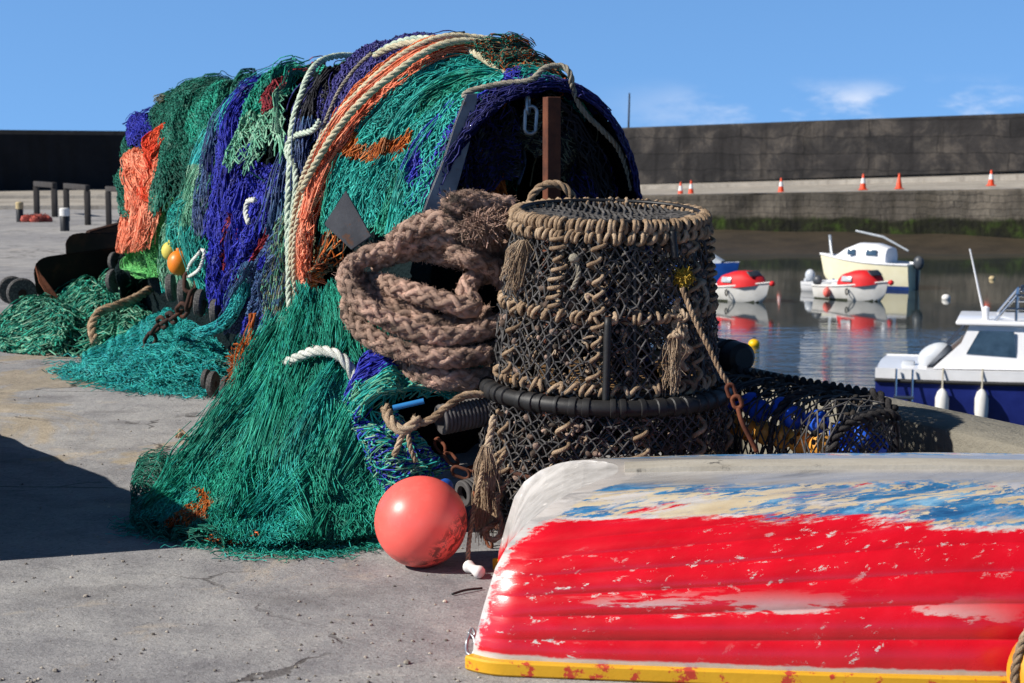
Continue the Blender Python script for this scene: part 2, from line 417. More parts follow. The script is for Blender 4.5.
# promenade steps and the stone quay wall under them
prof = [(181, -.034, 145, 121), (181.6, -.034, 142, 118), (184.6, -.03, 142, 118), (186.2, -.03, 139, 115), (189.5, -.025, 139, 115), (191.5, -.02, 128, 104), (195, -.017, 107.7, 111.3)]
rows_ = []
for y0, k, da, db in prof:
    da, db = da + 8, db - 19
    rows_.append([P(A_ + (B_ - A_) * s, row(A_ + (B_ - A_) * s, y0, k), da + (db - da) * s) for s in np.linspace(0, 1, 14)])
mb = MB(); mb.grid(np.array(rows_)); tag(mb.build('promenade', M_prom, smooth=False), kind='structure')
r1 = []
for y0, k, off in ((195.03, -.017, 0.0), (197, -.017, -.25), (212, -.014, -.4), (246, -.008, -.9)):
    r1.append([P(A_ + (B_ - A_) * s, row(A_ + (B_ - A_) * s, y0, k), 115.7 + (92.3 - 115.7) * s + off) for s in np.linspace(0, 1, 220)])
r1 = np.array(r1); r1[1:, :, 1] += .35 * fn(r1[1:], .5, 2)
mb = MB(); mb.grid(r1); tag(mb.build('stone_quay', M_stone, smooth=False), 'rough stone quay wall with green weed along its foot across the water', 'quay wall')
# mud bank at its foot
m = []
for s in np.linspace(0, 1, 60):
    x0 = -16 + 80 * s
    m.append([(x0, 116, -3.1), (x0, 104, -3.45 + .05 * math.sin(x0)), (x0, 100, -3.9 + .06 * math.sin(x0 * .7 + 1)), (x0, 97.0 + .25 * math.sin(x0 * .23), -4.19), (x0, 90, -4.7)])
mb = MB(); mb.grid(np.array(m)); tag(mb.build('mud_bank', M_mud), kind='structure')
# --- water
t = NT('harbour_water'); v = t.co('Object')
n1 = t.noise(1.3, 4, .55, t.mapv(v, (.45, 1.6, 1))); n2 = t.noise(.22, 3, .5, t.mapv(v, (.6, 1.5, 1)))
calm = t.step(t.sep(v)[1], 58, 40)
hgt = t.math('MULTIPLY', t.math('ADD', t.math('MULTIPLY', n1, .55), n2), t.math('ADD', t.math('MULTIPLY', calm, .85), .012))
t.bump(hgt, 1.0, .22)
M_water = t.out(t.ramp(n2, [(.3, lin(38, 46, 46)), (.7, lin(50, 59, 58))]), .04, spec=.5)
M_water.node_tree.nodes['Principled BSDF'].inputs['IOR'].default_value = 1.33
mb = MB(); mb.poly([(-900, -200, ZW), (900, -200, ZW), (900, 1500, ZW), (-900, 1500, ZW)]); tag(mb.build('harbour_water', M_water, smooth=False), kind='structure')
# --- coping kerb along the quay edge: separate long stones in one kerb
kb = thing('quay_kerb', 'raised stone kerb along the quay edge behind the pots and dinghy', 'kerb', (0, 0, 0))
t0 = -11.0; k = 0
while t0 < 12.5:
    ln = 2.3 + .5 * math.sin(k * 2.1); c = E0 + AX * (t0 + ln / 2) - PP * .16
    mb = MB(); mb.box((0, 0, 0), (.34 + .012 * math.sin(k * 5), ln - .012, .37), bev=.025, seg=2)
    o = mb.build('kerb_stone', M_coping, kb); o.location = (c[0], c[1], .165 + .004 * math.sin(k * 3)); o.rotation_euler = (0, 0, math.atan2(PP[1], PP[0]))
    t0 += ln; k += 1

# ================================================================ far quay furniture
M_oldwood = pm('grey_old_timber', [(0, lin(38, 36, 36)), (1, lin(66, 62, 60))], scale=3, vscale=(6, 6, .8), rough=.9, bump=.5, bscale=20, bdist=.01)
M_black = pm('black_paint', [(0, lin(22, 22, 24)), (1, lin(34, 33, 34))], rough=.5, bump=.1)
M_white = pm('white_paint', [(0, lin(205, 203, 198)), (1, lin(228, 226, 222))], scale=3, rough=.45, bump=.05)
M_cream = pm('cream_paint', [(0, lin(222, 214, 180)), (1, lin(232, 226, 198))], scale=2, rough=.4, bump=.05)
M_rust = pm('rusty_steel', [(0, lin(52, 30, 22)), (.5, lin(92, 50, 32)), (1, lin(122, 70, 44))], scale=7, rough=.9, bump=.6, bscale=45)
M_rustdark = pm('dark_rust', [(0, lin(30, 20, 17)), (.6, lin(56, 33, 24)), (1, lin(90, 50, 30))], scale=5, rough=.9, bump=.6, bscale=40)
M_red = pm('red_canvas', [(0, lin(196, 24, 30)), (1, lin(222, 40, 44))], scale=3, rough=.6, bump=.1)
def G2(px, py): return G(px, py)
# timber railing frames: two uprights and a cross beam each
def frame(px0, px1, pytop, pb0, pb1, label):
    a = G(px0, pb0); b = G(px1, pb1); h = H - (pytop - HOR) / F * a[1]
    wd = 5.2 / F * a[1]
    th = thing('timber_frame', label, 'timber railing', a, group='timber frames on the far quay')
    for q in (np.zeros(3), b - a):
        mb = MB(); mb.box((q[0], q[1], h / 2 - wd / 2), (wd, wd, h - wd), bev=.015); mb.build('post', M_oldwood, th)
    mb = MB(); d = b - a; L = np.linalg.norm(d); mb.box(d / 2 + np.array([0, 0, h - wd / 2 + .002]), (L + wd * 1.1, wd * .9, wd), rotm(0, 0, math.atan2(d[1], d[0])), bev=.015)
    mb.build('cross_beam', M_oldwood, th)
frame(37, 55, 181, 214, 217, 'grey timber frame beside the red heap, leftmost of the three frames')
frame(67, 88, 183, 221, 225, 'grey timber frame behind the white topped bollard, its legs thicker')
frame(109, 128, 186, 226, 228, 'grey timber frame partly hidden by the hanging orange net')
def bollard(px, pb, ptop, w, mats, label):
    a = G(px, pb); s = a[1] / F; h = (pb - ptop) * s * 1.0; r = w * s / 2
    th = thing('bollard', label, 'bollard', a)
    mb = MB(); mb.lathe([(0, 0), (r, 0), (r, h * .64), (r * .98, h * .645)], 20); mb.build('post', mats[0], th)
    mb = MB(); mb.lathe([(r * .98, h * .645), (r * 1.08, h * .66), (r * 1.1, h * .96), (r * .9, h), (0, h)], 20); mb.build('cap', mats[1], th)
M_tan = pm('sun_bleached_yellow', [(0, lin(168, 150, 112)), (1, lin(200, 180, 140))], rough=.8)
bollard(65, 231, 208, 9, (M_black, M_white), 'short black bollard with a white painted top')
bollard(20, 222, 202, 7, (M_black, M_tan), 'short black bollard with a tan top beside the red heap')
# heap of red netting on the far ground
a = G(36, 222)
mb = MB()
for i in range(5):
    q = np.array([(i - 2) * .17, .1 * math.sin(i * 2), .10 + .05 * math.sin(i * 3)]); mb.ball(q, .22, 16, 10, sc=(1, .8, .7), noise=.2, nscale=6)
A = np.clip(rng.normal(size=(500, 3)), -1.5, 1.5) * (.26, .12, .06) + (0, -.03, .15); A[:, 2] = np.abs(A[:, 2]); A[:, 2] = np.clip(A[:, 2], .02, .3); mb.segs(A, A + rng.normal(size=(500, 3)) * .05, .008)
o = mb.build('red_net_heap', netmat('faded_red_twine', [(140, 60, 52), (176, 84, 70), (110, 44, 42)]), None); o.location = a; o.scale = (.6, .6, .6); tag(o, 'low heap of faded red netting on the ground between the bollards', 'net heap')
# mast beyond the sea wall
b = P(627.5, 140, 160); tp = P(629.5, 93, 160)
th = thing('boat_mast', 'thin bare mast rising beyond the sea wall', 'mast', b)
mb = MB(); mb.tube([np.zeros(3) - (0, 0, 3), tp - b], [.13, .07], 8); mb.build('spar', M_oldwood, th)
# traffic cones
M_cone = pm('orange_cone_plastic', [(0, lin(214, 62, 24)), (1, lin(232, 80, 34))], rough=.5, bump=0)
M_sleeve = pm('white_reflective_sleeve', [(0, lin(216, 216, 214)), (1, lin(232, 232, 230))], rough=.4, bump=0)
cone_l = ['orange cone with a white sleeve, nearest the pots of a close pair', 'orange cone with a white sleeve, just beyond its twin in the close pair', 'orange cone with a white sleeve standing alone above the left red boat',
          'orange cone with a white sleeve above the cream boat, left of the all orange cone', 'plain all orange cone without a white sleeve on the promenade', 'orange cone with a white sleeve standing farthest right on the promenade']
for i, (px, pb, hp) in enumerate([(680.5, 197, 15), (691, 194.5, 14), (781, 192.5, 14.5), (863, 190, 16), (899, 189, 15.5), (991, 186, 16)]):
    s_ = (px - 520) / 660; d = 114.5 + (103 - 114.5) * s_
    c = P(px, pb, d); h = hp * d / F
    th = thing('traffic_cone', cone_l[i], 'traffic cone', c, group='traffic cones along the promenade')
    mb = MB(); mb.box((0, 0, .03 * h), (.52 * h, .52 * h, .06 * h), bev=.02); mb.build('base', M_cone, th)
    mb = MB(); mb.lathe([(.21 * h, .06 * h), (.205 * h, .08 * h), (.05 * h, .97 * h), (.03 * h, h), (0, h)], 20); mb.build('body', M_cone, th)
    if i != 4:
        mb = MB(); f = lambda z: .008 * h + .205 * h + (.05 - .205) * h * (z - .08) / .89
        mb.lathe([(f(.42) - .01, .42 * h), (f(.42), .42 * h), (f(.74), .74 * h), (f(.74) - .01, .74 * h)], 20); mb.build('sleeve', M_sleeve, th)
# ================================================================ BOATS ON THE WATER
def hull_rows(L, B, zs, zb, draft, n=22, m=17, stern=.86, full=2.3, flare=.85, a0=.62):
    """stations from stern (x=0) to bow (x=L), each a girth row from starboard sheer round the keel to port sheer"""
    rows = []
    for i in range(n + 1):
        u = i / n
        b = B / 2 * ((1 - ((u - .38) / .62) ** full * (1 if u > .38 else 0)) if u > .38 else stern + (1 - stern) * math.sin(u / .38 * math.pi / 2))
        b = max(b, .012)
        sh = zs + (zb - zs) * u ** 2
        kz = -draft * (1 if u < .6 else 1 - ((u - .6) / .4) ** 2.2) + (sh * .35 * ((u - .8) / .2) ** 2 if u > .8 else 0)
        row = []
        for j in range(m):
            th = math.pi * j / (m - 1); cy_ = math.cos(th); sy = math.sin(th)
            y = -b * math.copysign(abs(cy_) ** a0, cy_); z = sh - (sh - kz) * abs(sy) ** .8
            fl = flare + (1 - flare) * (z - kz) / max(1e-6, sh - kz)
            xx = L * u + (.045 * L * (z - kz) / (sh - kz + 1e-6) * max(0, (u - .7) / .3) ** 2)
            row.append((xx, y * fl, z))
        rows.append(row)
    return np.array(rows)
def split_hull(rows, zc, band=0):
    """one shell; faces under zc take material 1"""
    mb = MB(); n, m = rows.shape[:2]
    mi = []
    for i in range(n - 1):
        for j in range(m - 1):
            mi.append((1 if band <= j < m - 1 - band else 0) if band else (1 if rows[i:i + 2, j:j + 2, 2].mean() < zc else 0))
    mb.grid(rows); k = list(mb.f.keys())[0]; mb.f[k][-1] = (mb.f[k][-1][0], np.array(mi)); mb.poly(rows[0][::-1])
    return mb
def deck(rows, inset=.0, dz=-.02):
    a = rows[:, 0]; b = rows[:, -1]; c = (a + b) / 2
    return np.stack([a * (1 - inset) + c * inset + (0, 0, dz), c + (0, 0, dz + .03), b * (1 - inset) + c * inset + (0, 0, dz)], 1)
def shell(sections):
    """cabin / cover: list of (x, halfwidth, z0, height) -> arched shell"""
    rows = []
    for x, b, z0, h in sections:
        th = np.linspace(0, math.pi, 15)
        cy_ = np.cos(th); y = b * np.sign(cy_) * np.abs(cy_) ** .55; z = z0 + h * np.sin(th) ** .6
        rows.append(np.stack([np.full(15, x), y, z], 1))
    return np.array(rows)
M_glass = pm('dark_window_glass', [(0, lin(40, 60, 80)), (1, lin(70, 94, 116))], rough=.08, bump=0, spec=.8)
M_greyglass = pm('cloudy_plastic_window', [(0, lin(150, 158, 166)), (1, lin(186, 192, 198))], rough=.25, bump=0)
M_navy = pm('navy_gelcoat', [(0, lin(26, 36, 100)), (1, lin(36, 48, 120))], rough=.18, bump=0, spec=.6)
M_gel = pm('white_gelcoat', [(0, lin(226, 226, 228)), (1, lin(238, 238, 240))], rough=.2, bump=0, spec=.5)
M_blue = pm('blue_antifoul', [(0, lin(20, 50, 116)), (1, lin(34, 70, 140))], rough=.6, bump=.1)
M_bluehull = pm('blue_hull_paint', [(0, lin(26, 70, 150)), (1, lin(36, 90, 176))], rough=.35, bump=.05)
M_weed = pm('weedy_waterline', [(0, lin(60, 64, 50)), (1, lin(100, 104, 84))], rough=.8)
M_rubber = pm('black_rubber', [(0, lin(22, 22, 23)), (1, lin(40, 39, 39))], scale=9, rough=.55, bump=.25, bscale=50)
M_steel = pm('stainless_tube', [(0, lin(180, 182, 186)), (1, lin(205, 206, 210))], rough=.2, bump=0, metal=1)
M_greyeng = pm('silver_engine_cowl', [(0, lin(176, 182, 190)), (1, lin(198, 202, 208))], rough=.3, bump=0)
M_darkgrey = pm('dark_grey_plastic', [(0, lin(58, 62, 68)), (1, lin(80, 84, 90))], rough=.4, bump=0)
M_pink = pm('faded_pink_fender', [(0, lin(214, 90, 80)), (1, lin(232, 112, 100))], rough=.5, bump=0)
M_ropeW = pm('pale_rope', [(0, lin(160, 152, 134)), (1, lin(200, 194, 178))], scale=30, rough=.9, bump=.6, bscale=160)
M_orangeB = pm('orange_buoy_plastic', [(0, lin(222, 112, 22)), (1, lin(234, 132, 36))], rough=.4, bump=0)

def day_boat(px, py, yaw, label, L=3.0, mirror=False):
    d = 5.6 * F / (py - HOR); c = P(px, py, d); c[2] = ZW
    th = thing('day_boat', label, 'boat', c, yaw, group='small white day boats with red covers'); th.scale = (1.05, 1.15, 1.06)
    rw = hull_rows(L, 1.35, .48, .74, .22); rw[..., 0] -= L * .5
    split_hull(rw, .02).build('hull', [M_white, M_weed], th)
    mb = MB(); mb.grid(deck(rw)); mb.build('deck', M_gel, th)
    mb = MB()
    for e in (0, -1): mb.tube(crom(rw[:, e] + (0, 0, 0), 40), .035, 6)
    mb.build('gunwale', M_white, th)
    mb = MB(); S = [(-.36, .40, .44, .05), (-.34, .54, .44, .40), (-.22, .58, .46, .50), (.25, .60, .50, .60), (.75, .56, .55, .56), (1.1, .40, .60, .36), (1.3, .20, .64, .06)]
    S = [(x * L / 3.0, b, z, h) for x, b, z, h in S]; sh = shell(S); mb.grid(sh); mb.poly(sh[0]); mb.build('red_cover', M_red, th)
    for side in (-1, 1):
        mb = MB(); mb.box((.15, side * .60, .80), (.44, .03, .20), rotm(side * .30), bev=.01); mb.build('window', M_greyglass, th)
    mb = MB(); mb.box((1.0, -.10, 1.03), (.04, .62, .26), rotm(0, -.85), bev=.01); mb.build('front_window', M_darkgrey, th)
    mb = MB(); mb.ball((-L * .5 - .22, 0, .62), .17, 14, 10, sc=(1.2, .8, 1.1)); mb.box((-L * .5 - .2, 0, .2), (.12, .1, .75), bev=.02); mb.build('outboard_engine', M_darkgrey, th)
    mb = MB(); mb.ball((-.62, -.72, .26), .17, 14, 10, sc=(.8, .8, 1.1)); mb.tube([(-.62, -.72, .4), (-.62, -.66, .52)], .015, 5); mb.build('fender', M_pink, th)
    mb = MB(); mb.tube(crom([(.22, -.66, .46), (.30, -.70, .34), (.24, -.69, .22), (.18, -.68, .33), (.2, -.67, .45)], 20), .022, 6); mb.build('rope_loop', M_black, th)
    mb = MB(); mb.ball((L * .5 + .22, .02, .70), .10, 12, 8); mb.tube([(L * .5, 0, .72), (L * .5 + .16, 0, .70)], .03, 6); mb.build('bow_fitting', M_red, th)
    return th
day_boat(734, 300, -.80, 'white day boat with red cabin cover, on the left near the pots')
day_boat(853, 299, -.80, 'white day boat with red cabin cover, moored in front of the cream boat', 2.8)
# cream cabin boat
d = 5.6 * F / (287 - HOR); c = P(868, 287, d); c[2] = ZW
th = thing('cabin_boat', 'cream cabin boat with white coach roof and a pole laid across it', 'boat', c, math.pi - .62)
th.scale = (.95, 1, 1.12)
L = 4.3; rw = hull_rows(L, 1.75, .95, 1.22, .35, stern=.8); rw[..., 0] -= L * .5
split_hull(rw, .24).build('hull', [M_cream, M_blue], th)
mb = MB(); mb.grid(deck(rw)); mb.build('deck', M_gel, th)
mb = MB()
for e in (0, -1): mb.tube(crom(rw[:, e], 40), .045, 6)
mb.build('rubbing_strake', M_gel, th)
mb = MB(); sh = shell([(-1.1, .6, .92, .05), (-1.08, .66, .92, .62), (-.5, .72, .95, .74), (.3, .70, 1.0, .70), (1.0, .5, 1.05, .42), (1.5, .3, 1.1, .08)]); mb.grid(sh); mb.poly(sh[0]); mb.build('coach_roof', M_gel, th)
for x, w_ in ((-.45, .5), (.5, .38)):
    for side in (-1, 1):
        mb = MB(); mb.box((x, side * .71, 1.36), (w_, .04, .22), rotm(side * .25), bev=.015); mb.build('window', M_glass, th)
mb = MB(); mb.tube([(.5, .3, 2.15), (-.8, .3, 1.95), (-1.95, .2, 1.45)], [.035, .045, .035], 8); mb.build('stowed_mast', M_greyglass, th)
mb = MB(); mb.tube([(1.85, -.1, 1.1), (1.95, -.1, 1.95)], .06, 7); mb.tube([(1.6, .3, 1.1), (1.95, -.1, 1.8)], .03, 7); mb.build('bow_post', M_greyglass, th)
mb = MB(); mb.lathe([(0, 0), (.14, .05), (.16, .3), (.12, .52), (0, .56)], 14, TM((1.75, -.62, .45))); mb.build('fender', M_black, th)
mb = MB(); mb.ball((-2.35, 0, 1.0), .22, 14, 10, sc=(1.1, .8, 1.2)); mb.box((-2.3, 0, .45), (.14, .12, 1.0), bev=.03); mb.build('outboard_engine', M_darkgrey, th)
# inflatable tender lying alongside
d2 = d - 2; c2 = P(831, 283, d2); c2[2] = ZW
th = thing('white_tender', 'small white tender with a grey engine tucked behind the red covered boat', 'boat', c2, -.5)
rw = hull_rows(2.3, 1.1, .4, .55, .15); rw[..., 0] -= 1.15; split_hull(rw, .0).build('hull', [M_gel, M_weed], th)
mb = MB(); mb.grid(deck(rw, dz=-.12)); mb.build('floor', M_greyglass, th)
mb = MB(); mb.ball((-.9, 0, .62), .22, 14, 10, sc=(1, .8, 1.2)); mb.box((-1.1, 0, .2), (.12, .1, .6), bev=.02); mb.build('outboard_engine', M_greyeng, th)
mb = MB(); mb.ball((-1.0, .42, .75), .10, 12, 8); mb.build('orange_float', M_orangeB, th)
# blue boat mostly behind the pot
d3 = 5.6 * F / (283 - HOR); c3 = P(704, 283, d3); c3[2] = ZW
th = thing('blue_boat', 'blue hulled boat mostly hidden behind the top pot', 'boat', c3, -.5)
rw = hull_rows(3.0, 1.4, .85, 1.0, .2, stern=.9); rw[..., 0] -= 1.5; split_hull(rw, .04).build('hull', [M_bluehull, M_weed], th)
mb = MB(); mb.grid(deck(rw)); mb.build('deck', M_gel, th)
mb = MB(); sh = shell([(-.5, .4, .82, .05), (-.48, .46, .82, .42), (.4, .46, .88, .40), (.9, .3, .92, .1)]); mb.grid(sh); mb.poly(sh[0]); mb.build('cabin', M_greyglass, th)
# mooring buoys
def buoy(px, py, r, mat, label, group=None):
    d = (H - ZW) * F / (py - HOR); c = P(px, py, d); c[2] = ZW
    th = thing('mooring_buoy', label, 'buoy', c)
    mb = MB(); mb.ball((0, 0, r * .35), r, 20, 14, sc=(1, 1, .86)); mb.build('float', mat, th)
    mb = MB(); mb.tube(crom([(-r * .22, 0, r * 1.15), (-r * .2, 0, r * 1.4), (0, 0, r * 1.52), (r * .2, 0, r * 1.4), (r * .22, 0, r * 1.15)], 16), r * .09, 6); mb.build('top_ring', M_rubber, th)
M_yel = pm('yellow_buoy_plastic', [(0, lin(230, 176, 10)), (1, lin(242, 196, 24))], rough=.4, bump=0)
buoy(754, 346, .17, M_yel, 'yellow mooring buoy floating on the rippled water')
buoy(946, 299, .17, M_white, 'white mooring buoy floating on the calm water')
buoy(992, 279, .14, M_tan, 'tan mooring buoy beyond the aerial of the navy boat')
# navy and white cabin cruiser
d = 34; c = P(946, 430, d); c[2] = ZW
yaw = -.30
th = thing('cabin_cruiser', 'white cabin cruiser with a navy hull moored beside the quay', 'boat', c, yaw)
th.scale = (1.30, 1.25, 1.2)
L = 6.2
rw = hull_rows(L, 2.1, 1.20, 1.42, .35, n=30, m=41, stern=.93, full=2.6, a0=.4); rw[..., 0] -= 1.02
split_hull(rw, .60, 1).build('hull', [M_gel, M_navy], th)
mb = MB(); mb.grid(deck(rw)); mb.build('deck', M_gel, th)
for e in (0, -1):
    mb = MB(); p = rw[:, e] * 1.0; p[:, 2] -= .20; p[:, 1] *= 1.012; mb.tube(crom(p, 50), .035, 6); mb.build('rubbing_strake', M_rubber, th)
# wheelhouse: raked front and back, flat sided, roof on top
def loft(mb, secs, m=0):
    g = np.array(secs); mb.grid(g, m); return mb
zb_ = 1.2
wh = [(-.18, .86, zb_), (.22, .80, 1.62), (.34, .80, 1.93), (2.0, .80, 1.93), (2.55, .78, 1.55), (2.75, .86, zb_ + .06)]
mb = MB(); side_p = [(x, -y, z) for x, y, z in wh]; side_q = [(x, y, z) for x, y, z in wh]
mb.poly(side_p); mb.poly(side_q[::-1]); mb.grid(np.array([side_p, side_q])); mb.build('wheelhouse', M_gel, th)
mb = MB(); mb.box((1.16, 0, 1.965), (2.05, 1.78, .07), bev=.03); mb.build('roof', M_gel, th)
def pane(poly, y):
    mb = MB(); n = len(poly); f = [(x, y, z) for x, z in poly]; b = [(x, y * .985, z) for x, z in poly]
    mb.poly(f if y < 0 else f[::-1]); mb.grid(np.array([f + f[:1], b + b[:1]])); mb.build('side_window', M_glass, th)
for y in (-.84, .84):
    pane([(.30, 1.46), (.48, 1.84), (.98, 1.84), (1.02, 1.42)], y); pane([(1.22, 1.42), (1.22, 1.84), (1.95, 1.84), (2.30, 1.52), (2.36, 1.42)], y)
mb = MB(); mb.box((2.30, 0, 1.71), (.03, 1.3, .46), rotm(0, -.90), bev=.01); mb.build('windscreen', M_glass, th)
mb = MB(); mb.grid(np.array([[(-.28, -.72, 1.2), (.30, -.74, 1.93)], [(-.28, .72, 1.2), (.30, .74, 1.93)]])); mb.build('canvas_screen', M_black, th)
mb = MB()
mb.ball((-1.05, -.2, 1.22), .36, 20, 14, sc=(1.2, .8, .82), rot=rotm(0, -.5)); mb.box((-1.65, -.2, .75), (.3, .3, .7), bev=.06)
eng = mb.build('outboard_engine', M_greyeng, th); eng.location = (.52, -.3, .50); eng.scale = (.66, .66, .70)
mb = MB(); mb.ball((-1.25, -.2, 1.10), .33, 16, 10, sc=(1.05, .84, .72), rot=rotm(0, -.5)); o = mb.build('engine_panel', M_darkgrey, eng); o.location = (.36, -.01, .02)
mb = MB()
R0 = [(1.0, y, z) for y, z in ((-.75, 1.98), (-.75, 2.42), (.75, 2.42), (.75, 1.98))]
for pts in (R0, [(.7, -.75, 2.0), (1.0, -.75, 2.42), (2.1, -.75, 2.42), (2.3, -.75, 2.0)], [(.7, .75, 2.0), (1.0, .75, 2.42), (2.1, .75, 2.42), (2.3, .75, 2.0)], [(.86, -.75, 2.2), (2.2, -.75, 2.2)], [(.86, .75, 2.2), (2.2, .75, 2.2)]):
    for a, b in zip(pts[:-1], pts[1:]): mb.tube([a, b], .022, 8)
mb.build('roof_rail', M_steel, th)
mb = MB(); mb.tube([(.55, -.6, 2.0), (.30, -.6, 3.15)], [.022, .012], 6); mb.lathe([(0, 0), (.05, 0), (.05, .22), (0, .25)], 10, TM((.56, -.6, 1.98))); mb.build('aerial', M_gel, th)
mb = MB(); mb.lathe([(0, 0), (.22, 0), (.25, .1), (.18, .24), (0, .28)], 18, TM((1.75, -.2, 2.02))); mb.build('radar_dome', M_greyglass, th)
mb = MB(); mb.lathe([(0, 0), (.06, 0), (.06, .1), (0, .12)], 10, TM((1.1, 0, 2.42))); mb.build('navigation_light', M_steel, th)
for x in (-.02, .55):
    mb = MB(); mb.lathe([(0, -.30), (.085, -.25), (.1, -.1), (.1, .1), (.07, .2), (.025, .25), (0, .26)], 16, TM((x, -1.10, .66 + .03 * x))); f_ = mb.build('fender', M_white, th)
    mb = MB(); mb.tube([(x, -1.10, .90), (x, -1.03, 1.24 + .02 * x)], .014, 5); mb.build('fender_line', M_ropeW, f_)
mb = MB()
for x in (-.70, -.46): mb.tube([(x, -1.05, 1.2), (x, -1.09, .68)], .018, 6)
mb.tube([(-.73, -1.09, .74), (-.43, -1.09, .74)], .03, 6); mb.build('boarding_ladder', M_steel, th)
mb = MB(); mb.tube(crom([(1.55, -.9, 1.24), (1.75, -.9, 1.55), (2.1, -.9, 1.64), (3.6, -.55, 1.8), (4.1, 0, 1.86)], 40), .02, 6); mb.tube([(2.3, -.86, 1.25), (2.3, -.86, 1.66)], .018, 6); mb.tube([(3.2, -.72, 1.3), (3.2, -.66, 1.76)], .018, 6); mb.build('bow_rail', M_steel, th)
# ================================================================ THE PILE OF NETS
O_ = np.array([.04, 7.8, 0.])
hL = np.array([(-.4, .845), (0, .872), (.5, .955), (1, 1.015), (1.6, 1.0), (2.1, .93), (2.6, .885), (3.2, .905), (3.8, .90), (4.6, .95), (5.6, .955), (6.3, .92), (7.0, .81), (7.7, .63)])
wL = np.array([(-.4, 1), (0, 1), (5, 1), (6.5, .84), (7.7, .60)])
pf = np.array([(0, 0, 1.90), (.12, .17, 1.865), (.25, .35, 1.70), (.4, .50, 1.40), (.6, .62, .96), (.8, .60, .48), (1, .50, 0)])
def S(L, s):
    L = np.asarray(L, float); s = np.asarray(s, float); a = np.abs(s)
    p = np.interp(a, pf[:, 0] if False else np.linspace(0, 1, 41), PFp) * np.sign(s); z = np.interp(a, np.linspace(0, 1, 41), PFz)
    p = p * np.interp(L, wL[:, 0], wL[:, 1]) * np.where(s > 0, np.interp(L, [.2, 2], [.88, 1]), 1); z = z * np.interp(L, hL[:, 0], hL[:, 1])
    base = O_ + L[..., None] * AX + p[..., None] * PP
    base[..., 2] = z
    k = .075 * fn(np.stack([L * 2.1, s * 1.2, 0 * L], -1), 1.6, 3) * np.minimum(1, (1 - a) * 3)
    out = np.stack([PP[0] * np.sign(s) * np.minimum(a * 3, 1), PP[1] * np.sign(s) * np.minimum(a * 3, 1), 1 - np.minimum(a * 2, .9)], -1)
    return base + k[..., None] * out
_c = crom(np.c_[pf[:, 0], pf[:, 1], pf[:, 2]], 300)
PFp = np.interp(np.linspace(0, 1, 41), _c[:, 0], _c[:, 1]); PFz = np.interp(np.linspace(0, 1, 41), _c[:, 0], _c[:, 2])
gL, gs = np.meshgrid(np.linspace(-.25, 7.7, 260), np.linspace(-1, .25, 200), indexing='ij')
gp = S(gL, gs); gx, gy, gd = proj(gp)
_nx = np.cross(np.gradient(gp, axis=0), np.gradient(gp, axis=1)); _view = gp - np.array([0, 0, H])
_sg = np.sign((_nx * np.array([-.7, -.3, .6])).sum(-1)); _fac = ((_nx * _sg[..., None]) * _view).sum(-1) < 0
def LS(px, py):
    e = (gx - px) ** 2 + (gy - py) ** 2 + np.where(_fac, 0, 400) + gd * .8
    i = np.unravel_index(np.argmin(e), e.shape); return np.array([gL[i], gs[i], 0.])
def bundle_surf(left, right, ext=True, exts=.16):
    cv = lambda q: LS(*q) if max(abs(q[0]), abs(q[1])) > 9 else np.array([q[0], q[1], 0.])
    Lp = np.array([cv(q) for q in left]); Rp = np.array([cv(q) for q in right])
    if ext:
        Lp = np.vstack([[Lp[0] + (0.02, abs(Lp[0][1]) * 0 + exts, 0)], Lp]); Rp = np.vstack([[Rp[0] + (0.02, exts, 0)], Rp])
    Lp = crom(Lp, 40); Rp = crom(Rp, 40)
    def f(u, v):
        i = np.linspace(0, 1, 40)
        a = np.stack([np.interp(v, i, Lp[:, k]) for k in (0, 1)], -1); b = np.stack([np.interp(v, i, Rp[:, k]) for k in (0, 1)], -1)
        q = a * (1 - u[..., None]) + b * u[..., None]
        return S(q[..., 0], np.clip(q[..., 1], -1, .9))
    return f
def patch_surf(rows):
    """rows of control points (each a list of 3D points) -> smooth surface"""
    rows = [crom(r, 24) for r in rows]; A = np.array(rows)
    B = np.array([crom(A[:, j], 40) for j in range(A.shape[1])])      # 24 x 40 x 3
    def f(u, v):
        x = np.clip(u, 0, 1) * 23; y = np.clip(v, 0, 1) * 39
        i = np.minimum(x.astype(int), 22); j = np.minimum(y.astype(int), 38); a = (x - i)[..., None]; b = (y - j)[..., None]
        return (B[i, j] * (1 - a) + B[i + 1, j] * a) * (1 - b) + (B[i, j + 1] * (1 - a) + B[i + 1, j + 1] * a) * b
    return f
HINT = np.array([-.65, -.55, .6])
def nrm(f, u, v, hint=HINT):
    e = .01
    n = np.cross(f(u + e, v) - f(u - e, v), f(u, v + e) - f(u, v - e)); n /= np.linalg.norm(n, axis=-1)[..., None] + 1e-9
    m = n.reshape(-1, 3).mean(0)
    return n if m @ hint > 0 else -n
